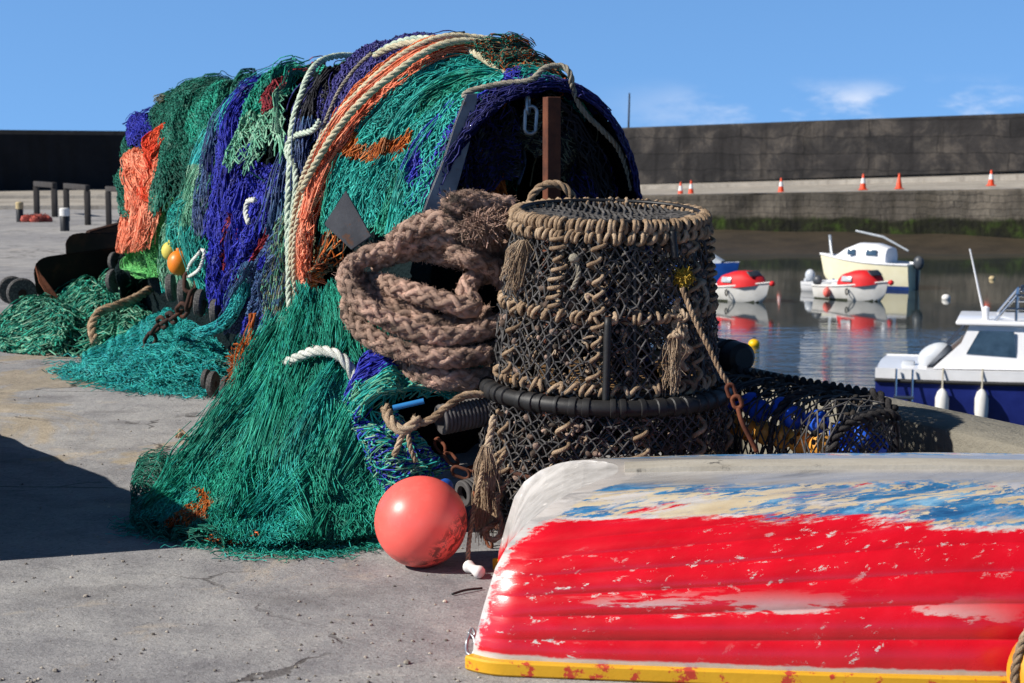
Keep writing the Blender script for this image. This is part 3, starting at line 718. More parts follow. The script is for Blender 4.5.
def net(name, label, cat, f, mat, back, cell=(.02, .034), r=.0028, layers=3, lay=.012, nf=5, amp=.03, jit=.32, bunch=.55, off=.0, ragged=.06, group=None, matfn=None,
        strings=0, slen=.35, smat=None, backing=True, zmin=.006, parent=None, hint=HINT, edge=0.02, seed=None, gaps=.03, sr=None, straight=.1, kw_fine=1.0, kw_str=1.0, kw_jit=1.0, kw_fold=1.0, hanks=0, hank_r=.020, hank_n=50, top_in=False, knots=False):
    sd_ = (sum(map(ord, name)) % 50) if seed is None else seed
    uu = np.linspace(0, 1, 30)
    W = max(plen(f(uu, np.full(30, .35))), plen(f(uu, np.full(30, .8)))); Hh = max(plen(f(np.full(30, .2), uu)), plen(f(np.full(30, .7), uu)))
    ph = sd_ * 1.7
    def place(u, v, o):
        u2 = u + bunch * np.sin(2 * math.pi * (nf * u + .35 * np.sin(2.2 * v + ph)) + ph) / (2 * math.pi * nf)
        p = f(u2, v); n = nrm(f, u2, v, hint)
        uvw = np.stack([u * 2.2, v * 1.1, 0 * u + ph], -1); w_ = 2 * math.pi * nf * (u + .10 * fn(uvw, 1.5, 1)) + ph
        am_ = .55 + .75 * fn(np.stack([u * 3.1, v * 1.7, 0 * u + ph], -1), 1.2, 5)
        am_ = am_ * kw_fold
        fo = .9 * (2.0 * np.abs(np.cos(.5 * w_ + .6 * np.sin(2.2 * v + ph))) - 1.25) * am_ + .45 * (1.7 * np.abs(np.cos(1.3 * w_ + 2.5 * v)) - 1.1) * (1.2 * kw_fold - am_) + .6 * fn(np.stack([u * nf * 1.1, v * 1.6, 0 * u + ph], -1), 1.3, 2) + .3 * fn(np.stack([u * 3, v * 2.4, 0 * u], -1), 1.3, int(sd_) % 9)
        fall = np.minimum(1, np.minimum(u, 1 - u) / .08 + .25)
        if top_in: o = o * np.clip(.25 + 2.6 * v, 0, 1)
        p = p + n * (o + amp * fo * fall - .03 * (1 - fall) * edge / .02)[..., None]
        p[..., 2] = np.maximum(p[..., 2], zmin + rng.uniform(0, .006, p.shape[:-1]))
        return p
    mb = MB(); mats = list(mat) if isinstance(mat, (list, tuple)) else [mat]; nm = len(mats); mats = mats + [back]
    fine = kw_fine
    cell = (cell[0] * fine, cell[1] * fine); r = r * fine ** 1.0; strings = int(strings / fine * kw_str); jit = jit * kw_jit; layers = layers - (1 if kw_str < 1 and layers > 2 else 0)
    if backing:  # sheet beneath the lattice, gap shade carried by its darker colour
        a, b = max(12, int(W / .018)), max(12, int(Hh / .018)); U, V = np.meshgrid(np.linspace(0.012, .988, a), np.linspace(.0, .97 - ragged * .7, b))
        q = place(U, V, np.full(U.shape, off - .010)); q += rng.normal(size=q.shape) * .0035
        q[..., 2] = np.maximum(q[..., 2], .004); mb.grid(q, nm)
    nu, nv = max(6, int(W / cell[0])), max(6, int(Hh / cell[1]))
    for l in range(layers):
        i, j = np.meshgrid(np.arange(nu + 1), np.arange(nv + 1), indexing='ij')
        u = (i + .5 * (j % 2)) / (nu + .5); v = j / nv
        u = u + rng.normal(size=u.shape) * jit / nu + .5 * l / nu + .4 * cell[0] / W * fn(np.stack([u * 9, v * 3, 0 * u + l], -1), 2, l)
        v = v + rng.normal(size=v.shape) * jit / nv + .33 * l / nv
        o = off + lay * (l + rng.uniform(-.35, .5, u.shape)) + .004
        p = place(np.clip(u, -.02, 1.02), np.clip(v, 0, 1.02), o) + rng.normal(size=u.shape + (3,)) * r * .8
        lim = 1 - ragged * (.5 + .5 * fn(np.stack([u * 14, 0 * u, 0 * u + l], -1), 1.0, 4))
        ok = (v <= lim)
        if knots:
            q_ = p[ok]; dr_ = rng.normal(size=q_.shape); dr_ /= np.linalg.norm(dr_, axis=1)[:, None]; mk = matfn(u[ok], v[ok]) if matfn else 0
            mb.segs(q_ - dr_ * r * 1.5, q_ + dr_ * r * 1.5, r * 1.75, mk, 4)
        A = []; B = []; M_ = []
        for k in (0, 1):
            jj = j[:, :-1]; ii = i[:, :-1]; ti = np.where(jj % 2 == 0, ii - k, ii + k)
            # node (i, j) joins (i - k) or (i + k) in the next row
            g = (ti >= 0) & (ti <= nu) & ok[:, :-1] & (rng.random(ii.shape) > gaps)
            a_ = p[:, :-1][g]; b_ = p[ti[g], jj[g] + 1]
            A.append(a_); B.append(b_); M_.append(np.stack([u[:, :-1][g], v[:, :-1][g]], -1))
        A = np.concatenate(A); B = np.concatenate(B); uvm = np.concatenate(M_)
        g = np.linalg.norm(A - B, axis=1) < cell[1] * 6
        A, B, uvm = A[g], B[g], uvm[g]
        mi = matfn(uvm[:, 0], uvm[:, 1]) if matfn else 0
        mb.segs(A, B, r * rng.uniform(.8, 1.25, len(A)), mi)
    if strings:
        k = 22; strings = int(strings * 1.5); u0 = rng.uniform(.02, .98, strings); v0 = rng.uniform(0, .95, strings); st = (rng.uniform(.4, 1.3, strings) * slen / Hh)[:, None]
        tt = np.linspace(0, 1, k)[None]
        v = v0[:, None] + st * tt
        u = u0[:, None] + rng.normal(size=(strings, 1)) * straight * st * tt * 2 + (.012 / max(.3, W)) * np.sin(tt * rng.uniform(8, 26, (strings, 1)) + rng.uniform(0, 6.28, (strings, 1))) + .016 * np.cumsum(rng.normal(size=(strings, k)), 1) / max(.3, W) * .30
        ok = (v < 1.0) & (u > 0) & (u < 1)
        p = place(np.clip(u, 0, 1), np.clip(v, 0, 1), off + lay * layers + rng.uniform(-.5, 1.2, strings)[:, None] * lay + .006 * np.sin(tt * 9 + u0[:, None] * 99))
        g = ok[:, :-1] & ok[:, 1:]
        A = p[:, :-1][g]; B = p[:, 1:][g]; uvm = np.stack([u[:, :-1][g], v[:, :-1][g]], -1)
        mb.segs(A, B, (sr or r) * rng.uniform(.8, 1.2, len(A)), matfn(uvm[:, 0], uvm[:, 1]) if matfn else 0)
    for h_ in range(hanks):
        k = 34; n_ = hank_n; tt = np.linspace(0, 1, k)[None]; u0 = (h_ + rng.uniform(.2, .8)) / hanks; v0 = rng.uniform(.14, .34) if top_in else rng.uniform(0, .25); v1 = rng.uniform(.75, 1.0)
        ub = u0 + rng.uniform(.03, .10) * np.sin(tt * rng.uniform(2, 6) + rng.uniform(0, 6)) + rng.normal() * .09 * tt
        spr = (.35 + .9 * np.abs(np.sin(tt * rng.uniform(1.5, 3.5) + rng.uniform(0, 3))))
        u = ub + rng.normal(size=(n_, 1)) * hank_r / W * spr + (.006 / W) * np.sin(tt * rng.uniform(10, 30, (n_, 1)) + rng.uniform(0, 6.28, (n_, 1)))
        v = v0 + (v1 - v0) * tt + 0 * u
        ob = off + lay * layers + np.abs(rng.normal(size=(n_, 1))) * hank_r * 1.1 * spr + .004 * np.sin(tt * 11 + u0 * 50) + 0 * u
        u = np.clip(u, .01, .99); p = place(u, np.clip(v, 0, 1), ob); keep = rng.random((n_, k - 1)) > .04
        A = p[:, :-1][keep]; B = p[:, 1:][keep]; uvm = np.stack([u[:, :-1][keep], v[:, :-1][keep]], -1)
        mb.segs(A, B, r * rng.uniform(.8, 1.15, len(A)), matfn(uvm[:, 0], uvm[:, 1]) if matfn else 0)
    o = mb.build(name, mats, parent, smooth='all')
    if label: tag(o, label, cat, group)
    return o
def backmat(name, c):  # under-net colour, darkened to stand for shade in the mesh gaps
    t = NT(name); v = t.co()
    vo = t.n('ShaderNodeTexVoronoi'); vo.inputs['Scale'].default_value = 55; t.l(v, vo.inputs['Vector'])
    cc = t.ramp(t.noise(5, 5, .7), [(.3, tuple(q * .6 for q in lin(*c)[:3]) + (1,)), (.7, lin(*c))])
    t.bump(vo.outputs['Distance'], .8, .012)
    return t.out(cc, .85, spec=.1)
N_green = netmat('sea_green_twine', [(4, 88, 74), (16, 130, 108), (52, 170, 142)])
N_dgreen = netmat('dark_green_twine', [(8, 66, 54), (16, 92, 76), (40, 128, 106)])
N_teal = netmat('teal_twine', [(10, 104, 98), (24, 150, 140), (58, 180, 166)])
N_turq = netmat('turquoise_twine', [(14, 120, 126), (30, 156, 160), (70, 186, 180)])
N_paleg = netmat('pale_green_twine', [(58, 120, 98), (96, 160, 130), (150, 186, 160)])
N_blue = netmat('royal_blue_twine', [(16, 20, 104), (34, 42, 160), (58, 64, 176)])
N_navy = netmat('navy_twine', [(20, 20, 62), (34, 36, 98), (54, 54, 120)])
N_purple = netmat('purple_twine', [(34, 32, 84), (56, 54, 120), (78, 74, 138)])
N_slate = netmat('slate_blue_twine', [(32, 46, 88), (58, 80, 124), (70, 110, 140)])
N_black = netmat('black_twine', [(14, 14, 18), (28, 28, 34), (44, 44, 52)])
N_orange = netmat('orange_twine', [(180, 80, 34), (214, 112, 62), (224, 140, 90)])
N_peach = netmat('peach_twine', [(214, 104, 72), (234, 134, 100), (240, 160, 128)])
N_redor = netmat('red_orange_twine', [(206, 44, 16), (226, 70, 34), (232, 96, 60)])
N_lime = netmat('lime_green_twine', [(44, 128, 62), (84, 172, 90), (120, 190, 110)])
N_rusto = netmat('rust_orange_twine', [(112, 46, 14), (168, 82, 24), (196, 110, 40)])
N_olive = netmat('olive_grey_twine', [(64, 68, 52), (96, 100, 80), (126, 124, 100)])
N_red = netmat('dark_red_twine', [(86, 18, 30), (128, 30, 40), (150, 46, 50)])
B_green = backmat('under_net_shade_green', (8, 66, 54)); B_dk = backmat('under_net_shade_dark', (16, 30, 32)); B_blue = backmat('under_net_shade_blue', (18, 20, 74)); B_or = backmat('under_net_shade_orange', (160, 66, 34))
B_teal = backmat('under_net_shade_teal', (10, 92, 88)); B_lime = backmat('under_net_shade_lime', (34, 104, 54)); B_blk = backmat('under_net_shade_black', (12, 12, 14))
GRP = 'nets draped over the long pile'
# ---- core of the pile: an open ended mass of old netting, hollow at the near end
U, V = np.meshgrid(np.linspace(.0, 7.55, 190), np.linspace(-1, 1, 150), indexing='ij')
core = S(U, V); cn = core - (O_ + U[..., None] * AX + np.array([0, 0, .7])); cn /= np.linalg.norm(cn, axis=-1)[..., None]
core = core - cn * .035 + rng.normal(size=core.shape) * .006
mb = MB(); mb.grid(core, 0)
inn = core - cn * .10; sel = U[:, 0] < 1.6; mb.grid(inn[sel][::1], 0)
mb.grid(np.stack([core[0], inn[0]]), 0)
kend = 36; mb.poly(core[-1][::3], 0)
# inner bulkhead of hanging old nets about a metre in
uu, vv = np.meshgrid(np.linspace(-1, 1, 60), np.linspace(0, 1, 60), indexing='ij')
i0 = np.argmin(abs(U[:, 0] - 1.0)); edge_ = inn[i0]
pe = np.stack([np.interp(uu, np.linspace(-1, 1, 150), edge_[:, k]) for k in range(3)], -1); pe[..., 2] *= vv; pe = pe + AX * (.12 * fn(np.stack([uu * 3, vv * 1.2, 0 * uu], -1), 2, 1))[..., None]
mb.grid(pe, 0)
core_o = mb.build('net_pile', [B_dk], None, smooth='all'); tag(core_o, 'long pile of old netting, toned shade-dark, open at its near end, under the coloured nets', 'net pile')

def drape(name, label, left, right, mat, back, **kw):
    ex = kw.pop('exts', .16); e = kw.pop('ext', True)
    return net(name, label, 'fishing net', bundle_surf(left, right, e, ex), mat, back, group=GRP, **{**dict(kw_fine=1.05, kw_str=.35, kw_jit=.62, top_in=True, hanks=2, hank_n=26, knots=True), **kw})
# far end first
drape('green_net', 'big dark green net over the far end of the pile', [(205, 84), (162, 108), (148, 140), (140, 178), (142, 222)], [(290, 78), (268, 98), (252, 140), (238, 178), (226, 218)], [N_dgreen, N_green], B_green,
      cell=(.024, .034), r=.0034, nf=3.2, amp=.075, off=.11, layers=3, strings=500, slen=.3, seed=3, matfn=lambda u, v: (fn(np.stack([u * 5, v * 5, 0 * u], -1), 1, 2) > .2).astype(int))
drape('blue_float_net', 'small bundle of royal blue net at the far end above the orange tassels', [(150, 124), (141, 138), (140, 158)], [(166, 124), (162, 138), (160, 158)], N_blue, B_blue, cell=(.02, .03), r=.003, nf=1, amp=.07, off=.12, layers=3, ext=False, seed=5)
drape('lime_net', 'lime green net hanging beside the peach tassels', [(152, 200), (144, 232), (140, 262), (150, 276)], [(176, 200), (170, 235), (168, 262), (168, 276)], N_lime, B_lime, cell=(.02, .05), r=.003, nf=2, amp=.05, off=.05, ext=False, strings=350, slen=.4, kw_str=.9, seed=6)
drape('red_orange_net', 'bright red orange net strands hanging between peach tassels and green net', [(176, 128), (168, 148), (166, 175), (164, 210)], [(190, 124), (180, 148), (176, 175), (172, 210)], N_redor, B_or, cell=(.018, .05), r=.0032, nf=2, amp=.05, off=.12, strings=400, slen=.45, kw_str=1.0, seed=7, ext=False)
drape('peach_net', 'faded peach net tassels hanging at the far end of the pile', [(150, 148), (147, 185), (144, 215), (140, 250)], [(172, 148), (173, 190), (171, 220), (166, 252)], N_peach, B_or, cell=(.018, .06), r=.0034, nf=3, amp=.05, off=.11, ext=False, strings=900, slen=.6, hanks=6, seed=8, kw_str=1.0, ragged=.2)
drape('pale_teal_net', 'pale teal net hanging below the big dark green net', [(190, 190), (172, 222), (166, 250), (172, 290)], [(226, 170), (222, 215), (226, 262), (232, 312)], [N_teal, N_paleg, N_green], B_green, cell=(.026, .036), r=.0032, nf=3, amp=.06, off=.06, ext=False, strings=700, slen=.4, seed=9,
      matfn=lambda u, v: np.clip((fn(np.stack([u * 4, v * 4, 0 * u], -1), 1, 3) * 1.6 + 1).astype(int), 0, 2))
drape('blue_net', 'royal blue net running down beside the big green net', [(276, 80), (252, 112), (232, 150), (221, 190), (215, 236)], [(296, 78), (276, 116), (262, 160), (254, 205), (244, 246)], [N_blue, N_slate], B_blue, cell=(.02, .034), r=.0032, nf=2.2, amp=.05, off=.10, seed=10, strings=200,
      matfn=lambda u, v: ((u < .25) & (v > .5)).astype(int))
drape('deep_blue_net', 'deep blue net with dark red patches hanging under the sea green net', [(240, 158), (230, 222), (226, 260), (234, 312)], [(304, 152), (290, 222), (276, 262), (258, 306)], [N_blue, N_red], B_blue, cell=(.026, .032), r=.0036, nf=3.5, amp=.06, off=.10, ext=False, seed=11, ragged=.12,
      matfn=lambda u, v: ((fn(np.stack([u * 5, v * 2.2, 0 * u], -1), 1.6, 5) > .35) & (u > .3)).astype(int))
drape('sea_green_net', 'sea green open mesh net folded over the deep blue net', [(296, 76), (274, 112), (260, 150), (252, 186)], [(344, 72), (328, 110), (318, 150), (306, 186)], [N_green, N_paleg, N_red], B_dk, cell=(.036, .046), r=.0038, nf=2.5, amp=.055, off=.20, layers=2, seed=12, ragged=.15,
      matfn=lambda u, v: np.where((u > .62) & (u < .95) & (v > .35) & (v < .8), 2, (v > .74).astype(int)))
drape('black_net', 'black and slate knotted net strip hanging beside the purple net', [(326, 82), (308, 128), (300, 180), (290, 230), (278, 272)], [(356, 70), (340, 118), (334, 170), (326, 215), (312, 255)], [N_black, N_navy, N_slate], B_blk, cell=(.03, .04), r=.004, nf=2, amp=.05, off=.06, seed=13,
      matfn=lambda u, v: np.clip(np.where(v > .55, 2, (u < .5).astype(int)), 0, 2))
drape('slate_blue_net', 'slate blue net hanging in a wide strip below the black net', [(300, 190), (284, 240), (262, 285), (246, 330)], [(330, 196), (322, 240), (304, 285), (288, 330)], [N_slate, N_blue, N_teal], B_blue, cell=(.026, .034), r=.0034, nf=2.5, amp=.05, off=.10, ext=False, seed=14, ragged=.15,
      matfn=lambda u, v: np.clip((fn(np.stack([u * 4, v * 4, 0 * u], -1), 1.5, 4) + .6).astype(int), 0, 2))
drape('olive_net', 'tangled olive and orange net trailing down to the ground behind the big green heap', [(320, 235), (292, 280), (266, 310), (246, 345), (240, 380)], [(350, 215), (340, 260), (322, 300), (300, 340), (280, 372)], [N_olive, N_rusto, N_teal, N_green], B_dk, cell=(.03, .045), r=.0036, nf=3, amp=.05, off=.05, ext=False, strings=500, slen=.4, seed=15, ragged=.2,
      matfn=lambda u, v: np.clip((fn(np.stack([u * 5, v * 5, 0 * u], -1), 1.3, 6) * 2 + 1.6).astype(int), 0, 3) * (rng.random(u.shape) > .3))
drape('purple_net', 'purple net heaped over the highest part of the pile', [(2.5, 0), (1.55, -.27), (1.28, -.4), (1.08, -.48)], [(.50, .0), (.60, -.18), (.73, -.3), (.92, -.44)], [N_purple, N_navy, N_blue], B_blue, cell=(.02, .028), r=.003, nf=4, amp=.055, off=.05, seed=16, exts=.25,
      matfn=lambda u, v: np.clip((fn(np.stack([u * 6, v * 2, 0 * u], -1), 1.2, 7) + .9).astype(int), 0, 2))
drape('orange_net', 'orange net strip sweeping down between the purple net and the green net', [(.66, .0), (.70, -.18), (.80, -.3), (.98, -.48), (1.15, -.68)], [(.40, .0), (.48, -.2), (.60, -.35), (.70, -.47), (.82, -.68)], [N_orange, N_peach], B_or, cell=(.016, .05), r=.003, nf=3, amp=.03, off=.10, strings=500, slen=.5, seed=17, exts=.2,
      matfn=lambda u, v: (u > .6).astype(int))
drape('teal_net', 'smooth teal green net with an orange patch sweeping down at the near end', [(.46, 0), (.54, -.2), (.66, -.36), (.76, -.47), (.70, -.57)], [(-.20, 0), (-.10, -.1), (-.15, -.28), (-.18, -.38), (-.20, -.5)], [N_teal, N_green, N_rusto, N_blue], B_teal, cell=(.017, .027), r=.0027, nf=3.2, amp=.03, off=.075, seed=18, exts=.2, strings=700, slen=.3,
      matfn=lambda u, v: np.where((np.abs(v - .72 - .04 * np.sin(u * 7)) < .035 + .03 * fn(np.stack([u * 9, v * 9, 0 * u], -1), 2, 3)) & (u < .62), 2, np.where((u > .78) & (fn(np.stack([u * 9, v * 5, 0 * u], -1), 2, 3) > .4), 3, (fn(np.stack([u * 4, v * 3, 0 * u], -1), 1.4, 8) > .1).astype(int))))
drape('teal_net_strip', 'narrow faded teal net strip hanging between the royal blue and sea green nets', [(.0 + 3.55, -.02), (3.6, -.22), (3.55, -.42), (3.5, -.62)], [(3.2, -.02), (3.3, -.22), (3.28, -.42), (3.3, -.62)], [N_turq, N_paleg], B_teal, cell=(.02, .034), r=.003, nf=1.5, amp=.05, off=.12, seed=51, strings=100, ragged=.2, matfn=lambda u, v: (v > .7).astype(int))
drape('faded_blue_net', 'faded mauve blue net bunched on the crest between two green nets', [(4.3, .05), (4.3, -.06), (4.25, -.12)], [(3.95, .05), (3.98, -.06), (4.0, -.12)], [N_purple, N_slate], B_blue, cell=(.024, .03), r=.003, nf=2, amp=.07, off=.10, seed=52, ragged=.3, matfn=lambda u, v: (v > .5).astype(int))
drape('old_green_net', 'old dull green net with tan patches along the far crest', [(6.4, .06), (6.3, -.08), (6.2, -.2)], [(4.7, .06), (4.8, -.08), (4.9, -.18)], [N_dgreen, N_olive], B_green, cell=(.026, .032), r=.0032, nf=4, amp=.06, off=.08, seed=53, ragged=.4, strings=300, slen=.2, matfn=lambda u, v: (fn(np.stack([u * 8, v * 4, 0 * u], -1), 1.3, 4) > .45).astype(int))
drape('crest_tangle', 'green and orange tangle on the crest behind the smooth teal green net', [(.62, .10), (.5, .0), (.42, -.08)], [(-.02, .12), (.08, .03), (.2, -.06)], [N_rusto, N_green, N_olive], B_green, cell=(.022, .026), r=.0026, nf=3, amp=.03, off=.15, seed=54, ragged=.3, strings=300, slen=.15, kw_jit=1, matfn=lambda u, v: (rng.random(u.shape) * 3).astype(int))
drape('cord_net', 'bunch of thin olive and grey cords hanging beside the mint ropes', [(1.35, -.42), (1.38, -.5), (1.5, -.68), (1.7, -.88)], [(1.0, -.45), (1.05, -.55), (1.15, -.7), (1.3, -.88)], [N_olive, N_slate, N_paleg], B_dk, cell=(.06, .09), r=.0028, layers=1, nf=2, amp=.05, off=.13, seed=55, ext=False, strings=130, slen=.7, kw_str=1, backing=False, ragged=.3, straight=.2, matfn=lambda u, v: (rng.random(u.shape) * 3).astype(int))
# right hand nets at the near end: explicit (L, s) quads on the pile
def ls_surf(Ltop, Lbot, stop, sbot):
    def f(u, v):
        L = (Ltop[0] * (1 - u) + Ltop[1] * u) * (1 - v) + (Lbot[0] * (1 - u) + Lbot[1] * u) * v
        return S(L, stop * (1 - v) + sbot * v)
    return f
HR = np.array([.7, .1, .5])
net('royal_blue_net', 'royal blue net strip over the rim of the open near end of the pile', 'fishing net', ls_surf((-.28, .10), (-.22, .02), .20, -.44), [N_blue, N_navy], B_blue, cell=(.018, .024), r=.0027, nf=2, amp=.025, off=.04, group=GRP, seed=19, hint=np.array([-.1, -.4, .8]),
    matfn=lambda u, v: (u < .3).astype(int))
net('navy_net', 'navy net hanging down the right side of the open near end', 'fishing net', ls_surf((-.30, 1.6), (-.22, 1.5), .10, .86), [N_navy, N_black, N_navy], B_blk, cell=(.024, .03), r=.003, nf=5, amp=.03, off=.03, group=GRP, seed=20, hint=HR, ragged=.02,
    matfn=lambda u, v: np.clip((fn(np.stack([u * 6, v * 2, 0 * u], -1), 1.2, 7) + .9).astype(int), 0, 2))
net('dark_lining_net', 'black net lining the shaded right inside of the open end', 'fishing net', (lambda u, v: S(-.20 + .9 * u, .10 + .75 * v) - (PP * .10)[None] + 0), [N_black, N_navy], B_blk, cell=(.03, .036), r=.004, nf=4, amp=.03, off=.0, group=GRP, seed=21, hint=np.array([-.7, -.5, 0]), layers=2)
# nets hanging inside the hollow
def plane_surf(a, b, c, d):
    a, b, c, d = map(np.asarray, (a, b, c, d))
    return lambda u, v: (a * (1 - u)[..., None] + b * u[..., None]) * (1 - v)[..., None] + (c * (1 - u)[..., None] + d * u[..., None]) * v[..., None]
net('hanging_teal_net', 'dim teal net hanging in the shade inside the open end', 'fishing net', plane_surf(P(470, 105, 8.2), P(530, 92, 8.5), P(468, 205, 8.1), P(512, 205, 8.3)), [N_slate, N_dgreen], B_dk, cell=(.026, .036), r=.003, nf=2, amp=.06, hint=np.array([-.2, -1, .1]), seed=22, ragged=.3, group=GRP, matfn=lambda u, v: (v > .4).astype(int))
net('hanging_rust_net', 'rust coloured net tatters hanging inside the open end beside the dim teal net', 'fishing net', plane_surf(P(466, 140, 7.95), P(500, 125, 8.0), P(468, 205, 7.9), P(506, 205, 7.95)), N_rusto, B_dk, cell=(.03, .06), r=.0026, nf=2, amp=.05, hint=np.array([-.2, -1, .1]), seed=23, ragged=.5, layers=1, backing=False, strings=160, slen=.3, group=GRP)
net('brown_tangle', 'brown net tangle over the chain link under the near rim of the pile', 'fishing net', plane_surf(P(525, 78, 7.78), P(565, 80, 7.75), P(520, 128, 7.85), P(560, 106, 7.85)), [N_olive, N_rusto, N_navy], B_dk, cell=(.028, .03), r=.0034, nf=2, amp=.05, hint=np.array([-.2, -1, .1]), seed=24, ragged=.6, layers=2, strings=120, slen=.15, straight=.8, group=GRP,
    matfn=lambda u, v: np.clip((fn(np.stack([u * 5, v * 5, 0 * u], -1), 1.3, 6) * 2 + 1).astype(int), 0, 2))
# tatters hanging from the rim of the open end
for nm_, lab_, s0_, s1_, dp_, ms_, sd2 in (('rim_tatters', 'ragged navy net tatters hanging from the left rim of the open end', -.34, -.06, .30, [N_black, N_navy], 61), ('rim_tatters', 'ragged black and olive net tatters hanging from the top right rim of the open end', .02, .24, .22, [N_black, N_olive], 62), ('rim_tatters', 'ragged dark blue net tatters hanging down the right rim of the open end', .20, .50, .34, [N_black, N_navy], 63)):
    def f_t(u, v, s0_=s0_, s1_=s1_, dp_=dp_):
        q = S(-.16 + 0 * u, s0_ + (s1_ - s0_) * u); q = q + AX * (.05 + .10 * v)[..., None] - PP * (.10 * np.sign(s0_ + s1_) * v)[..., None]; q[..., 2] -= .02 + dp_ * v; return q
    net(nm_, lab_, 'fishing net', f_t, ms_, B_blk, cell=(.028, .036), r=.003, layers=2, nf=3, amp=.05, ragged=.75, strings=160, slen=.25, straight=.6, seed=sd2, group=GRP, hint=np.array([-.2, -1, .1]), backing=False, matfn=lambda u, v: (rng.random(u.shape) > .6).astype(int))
for k_ in range(7):
    a_ = P(480 + k_ * 19 + 5 * math.sin(k_ * 3), 92 + 6 * math.sin(k_ * 2), 7.72 + .05 * k_ % .2); pts_ = [a_ + np.array([.04 * math.sin(j * 1.3 + k_ * 2), .03 * j, -.11 * j]) for j in range(5)]
    mb = MB(); mb.tube(crom(pts_, 24), .004 + .0015 * (k_ % 3), 5)
    tag(mb.build('dangling_twine', [N_olive, N_rusto, N_slate][k_ % 3], smooth='all'), 'one of the thin loose cords dangling inside the dark open end', 'twine', 'thin cords dangling inside the open end')
# ---- ground heaps
GG = 'nets heaped on the quay'
rows = [[P(286, 322, 7.45), P(318, 294, 7.35), P(342, 284, 7.25), P(376, 296, 7.15)],
        [P(256, 378, 7.15), P(298, 352, 6.98), P(345, 350, 6.84), P(400, 372, 6.80)],
        [P(216, 436, 6.88), P(268, 424, 6.62), P(328, 424, 6.48), P(402, 436, 6.46)],
        [P(168, 486, 6.70), P(244, 484, 6.45), P(318, 494, 6.26), P(398, 496, 6.30)],
        [G(132, 528), G(232, 551), G(312, 554), G(394, 540)]]
net('green_net_heap', 'big emerald green net heap spilling onto the quay beside the orange buoy', 'fishing net', patch_surf(rows), [N_green, N_teal, N_rusto], B_dk, cell=(.028, .05), r=.0018, layers=2, lay=.013, nf=4.6, amp=.042, kw_fold=.30, hanks=20, hank_n=70, hank_r=.026, off=.012, strings=3600, slen=.6, straight=.22, sr=.0016, seed=31, group=GG, ragged=.02, jit=.40, bunch=.12,
    matfn=lambda u, v: np.where((np.abs(u - .24 - .07 * np.sin(v * 16)) < .05 + .03 * fn(np.stack([u * 9, v * 9, 0 * u], -1), 2, 3)) & (v > .80) & (rng.random(u.shape) > .25), 2, (fn(np.stack([u * 7, v * 3, 0 * u], -1), 1.2, 6) + rng.normal(size=u.shape) * .4 > .3).astype(int)))
# loose meshes at its left edge
rows = [[P(222, 450, 6.72), P(196, 452, 6.86), P(170, 458, 6.9), P(146, 464, 6.9)], [P(216, 476, 6.58), P(186, 476, 6.66), P(158, 478, 6.7), P(136, 480, 6.76)], [P(214, 512, 6.42), P(180, 512, 6.48), P(150, 512, 6.5), P(132, 506, 6.56)], [G(226, 553), G(186, 548), G(152, 538), G(128, 526)]]
net('green_net_skirt', 'dark green net skirt with stiff open meshes left of the emerald heap', 'fishing net', patch_surf(rows), [N_dgreen, N_green, N_rusto], B_dk, cell=(.042, .05), r=.0018, layers=2, lay=.016, nf=2, amp=.03, jit=.45, strings=260, slen=.3, straight=.9, seed=32, group=GG, backing=False,
    matfn=lambda u, v: np.where((u < .30) & (v > .35) & (v < .95) & (u > 2) & (fn(np.stack([u * 5, v * 5, 0 * u], -1), 1.2, 6) > -.1), 2, (rng.random(u.shape) > .7).astype(int)))
rows = [[G(196, 528) + (0, 0, .05), G(222, 532) + (0, 0, .05), G(258, 540) + (0, 0, .05)], [G(200, 545), G(225, 549), G(262, 551)]]
net('rust_orange_twine', 'tuft of rust orange twine lying on the hem of the emerald heap', 'net twine', patch_surf(rows), [N_rusto, N_orange], B_or, cell=(.02, .03), r=.0028, layers=2, nf=2, amp=.02, strings=160, slen=.12, straight=1.2, seed=33, backing=False, jit=.7, hint=np.array([0, -.5, .8]), matfn=lambda u, v: (rng.random(u.shape) > .6).astype(int))
# stiff open meshes standing clear at the left edge, and loose strands round the foot of the heap
rows = [[P(136, 458, 6.95), P(158, 452, 6.98), P(182, 455, 6.96), P(212, 446, 6.9)], [P(134, 476, 6.82), P(156, 472, 6.82), P(184, 472, 6.82), P(214, 466, 6.8)], [P(142, 500, 6.65), P(160, 500, 6.62), P(188, 498, 6.62), P(216, 490, 6.65)]]
net('open_net_edge', 'stiff open dark green meshes standing clear at the far left of the emerald heap', 'fishing net', patch_surf(rows), [N_dgreen, N_green], B_dk, cell=(.05, .05), r=.0016, layers=1, nf=2, amp=.03, jit=.45, strings=160, slen=.25, straight=1.5, seed=36, group=GG, backing=False, gaps=.12, hint=np.array([0, -.7, .6]), matfn=lambda u, v: (rng.random(u.shape) > .7).astype(int))
mb = MB()
for i in range(900):
    px = rng.uniform(140, 400); base = np.interp(px, [138, 196, 250, 312, 392], [528, 540, 551, 553, 540]); q0 = G(px, base + rng.normal() * 4 - 2); k = 7; a = rng.uniform(0, 6.28); pts = [q0]
    for j in range(k):
        a += rng.normal() * .6; pts.append(pts[-1] + np.array([math.cos(a), math.sin(a) * .8, 0]) * .022)
    pts = np.array(pts); pts[:, 2] = .004 + np.abs(rng.normal(size=len(pts))) * .008; mb.segs(pts[:-1], pts[1:], .0016, int(rng.random() > .6))
tag(mb.build('loose_twine', [N_green, N_teal], smooth='all'), 'fringe of loose green twine lying on the quay along the hem of the emerald heap', 'net twine')
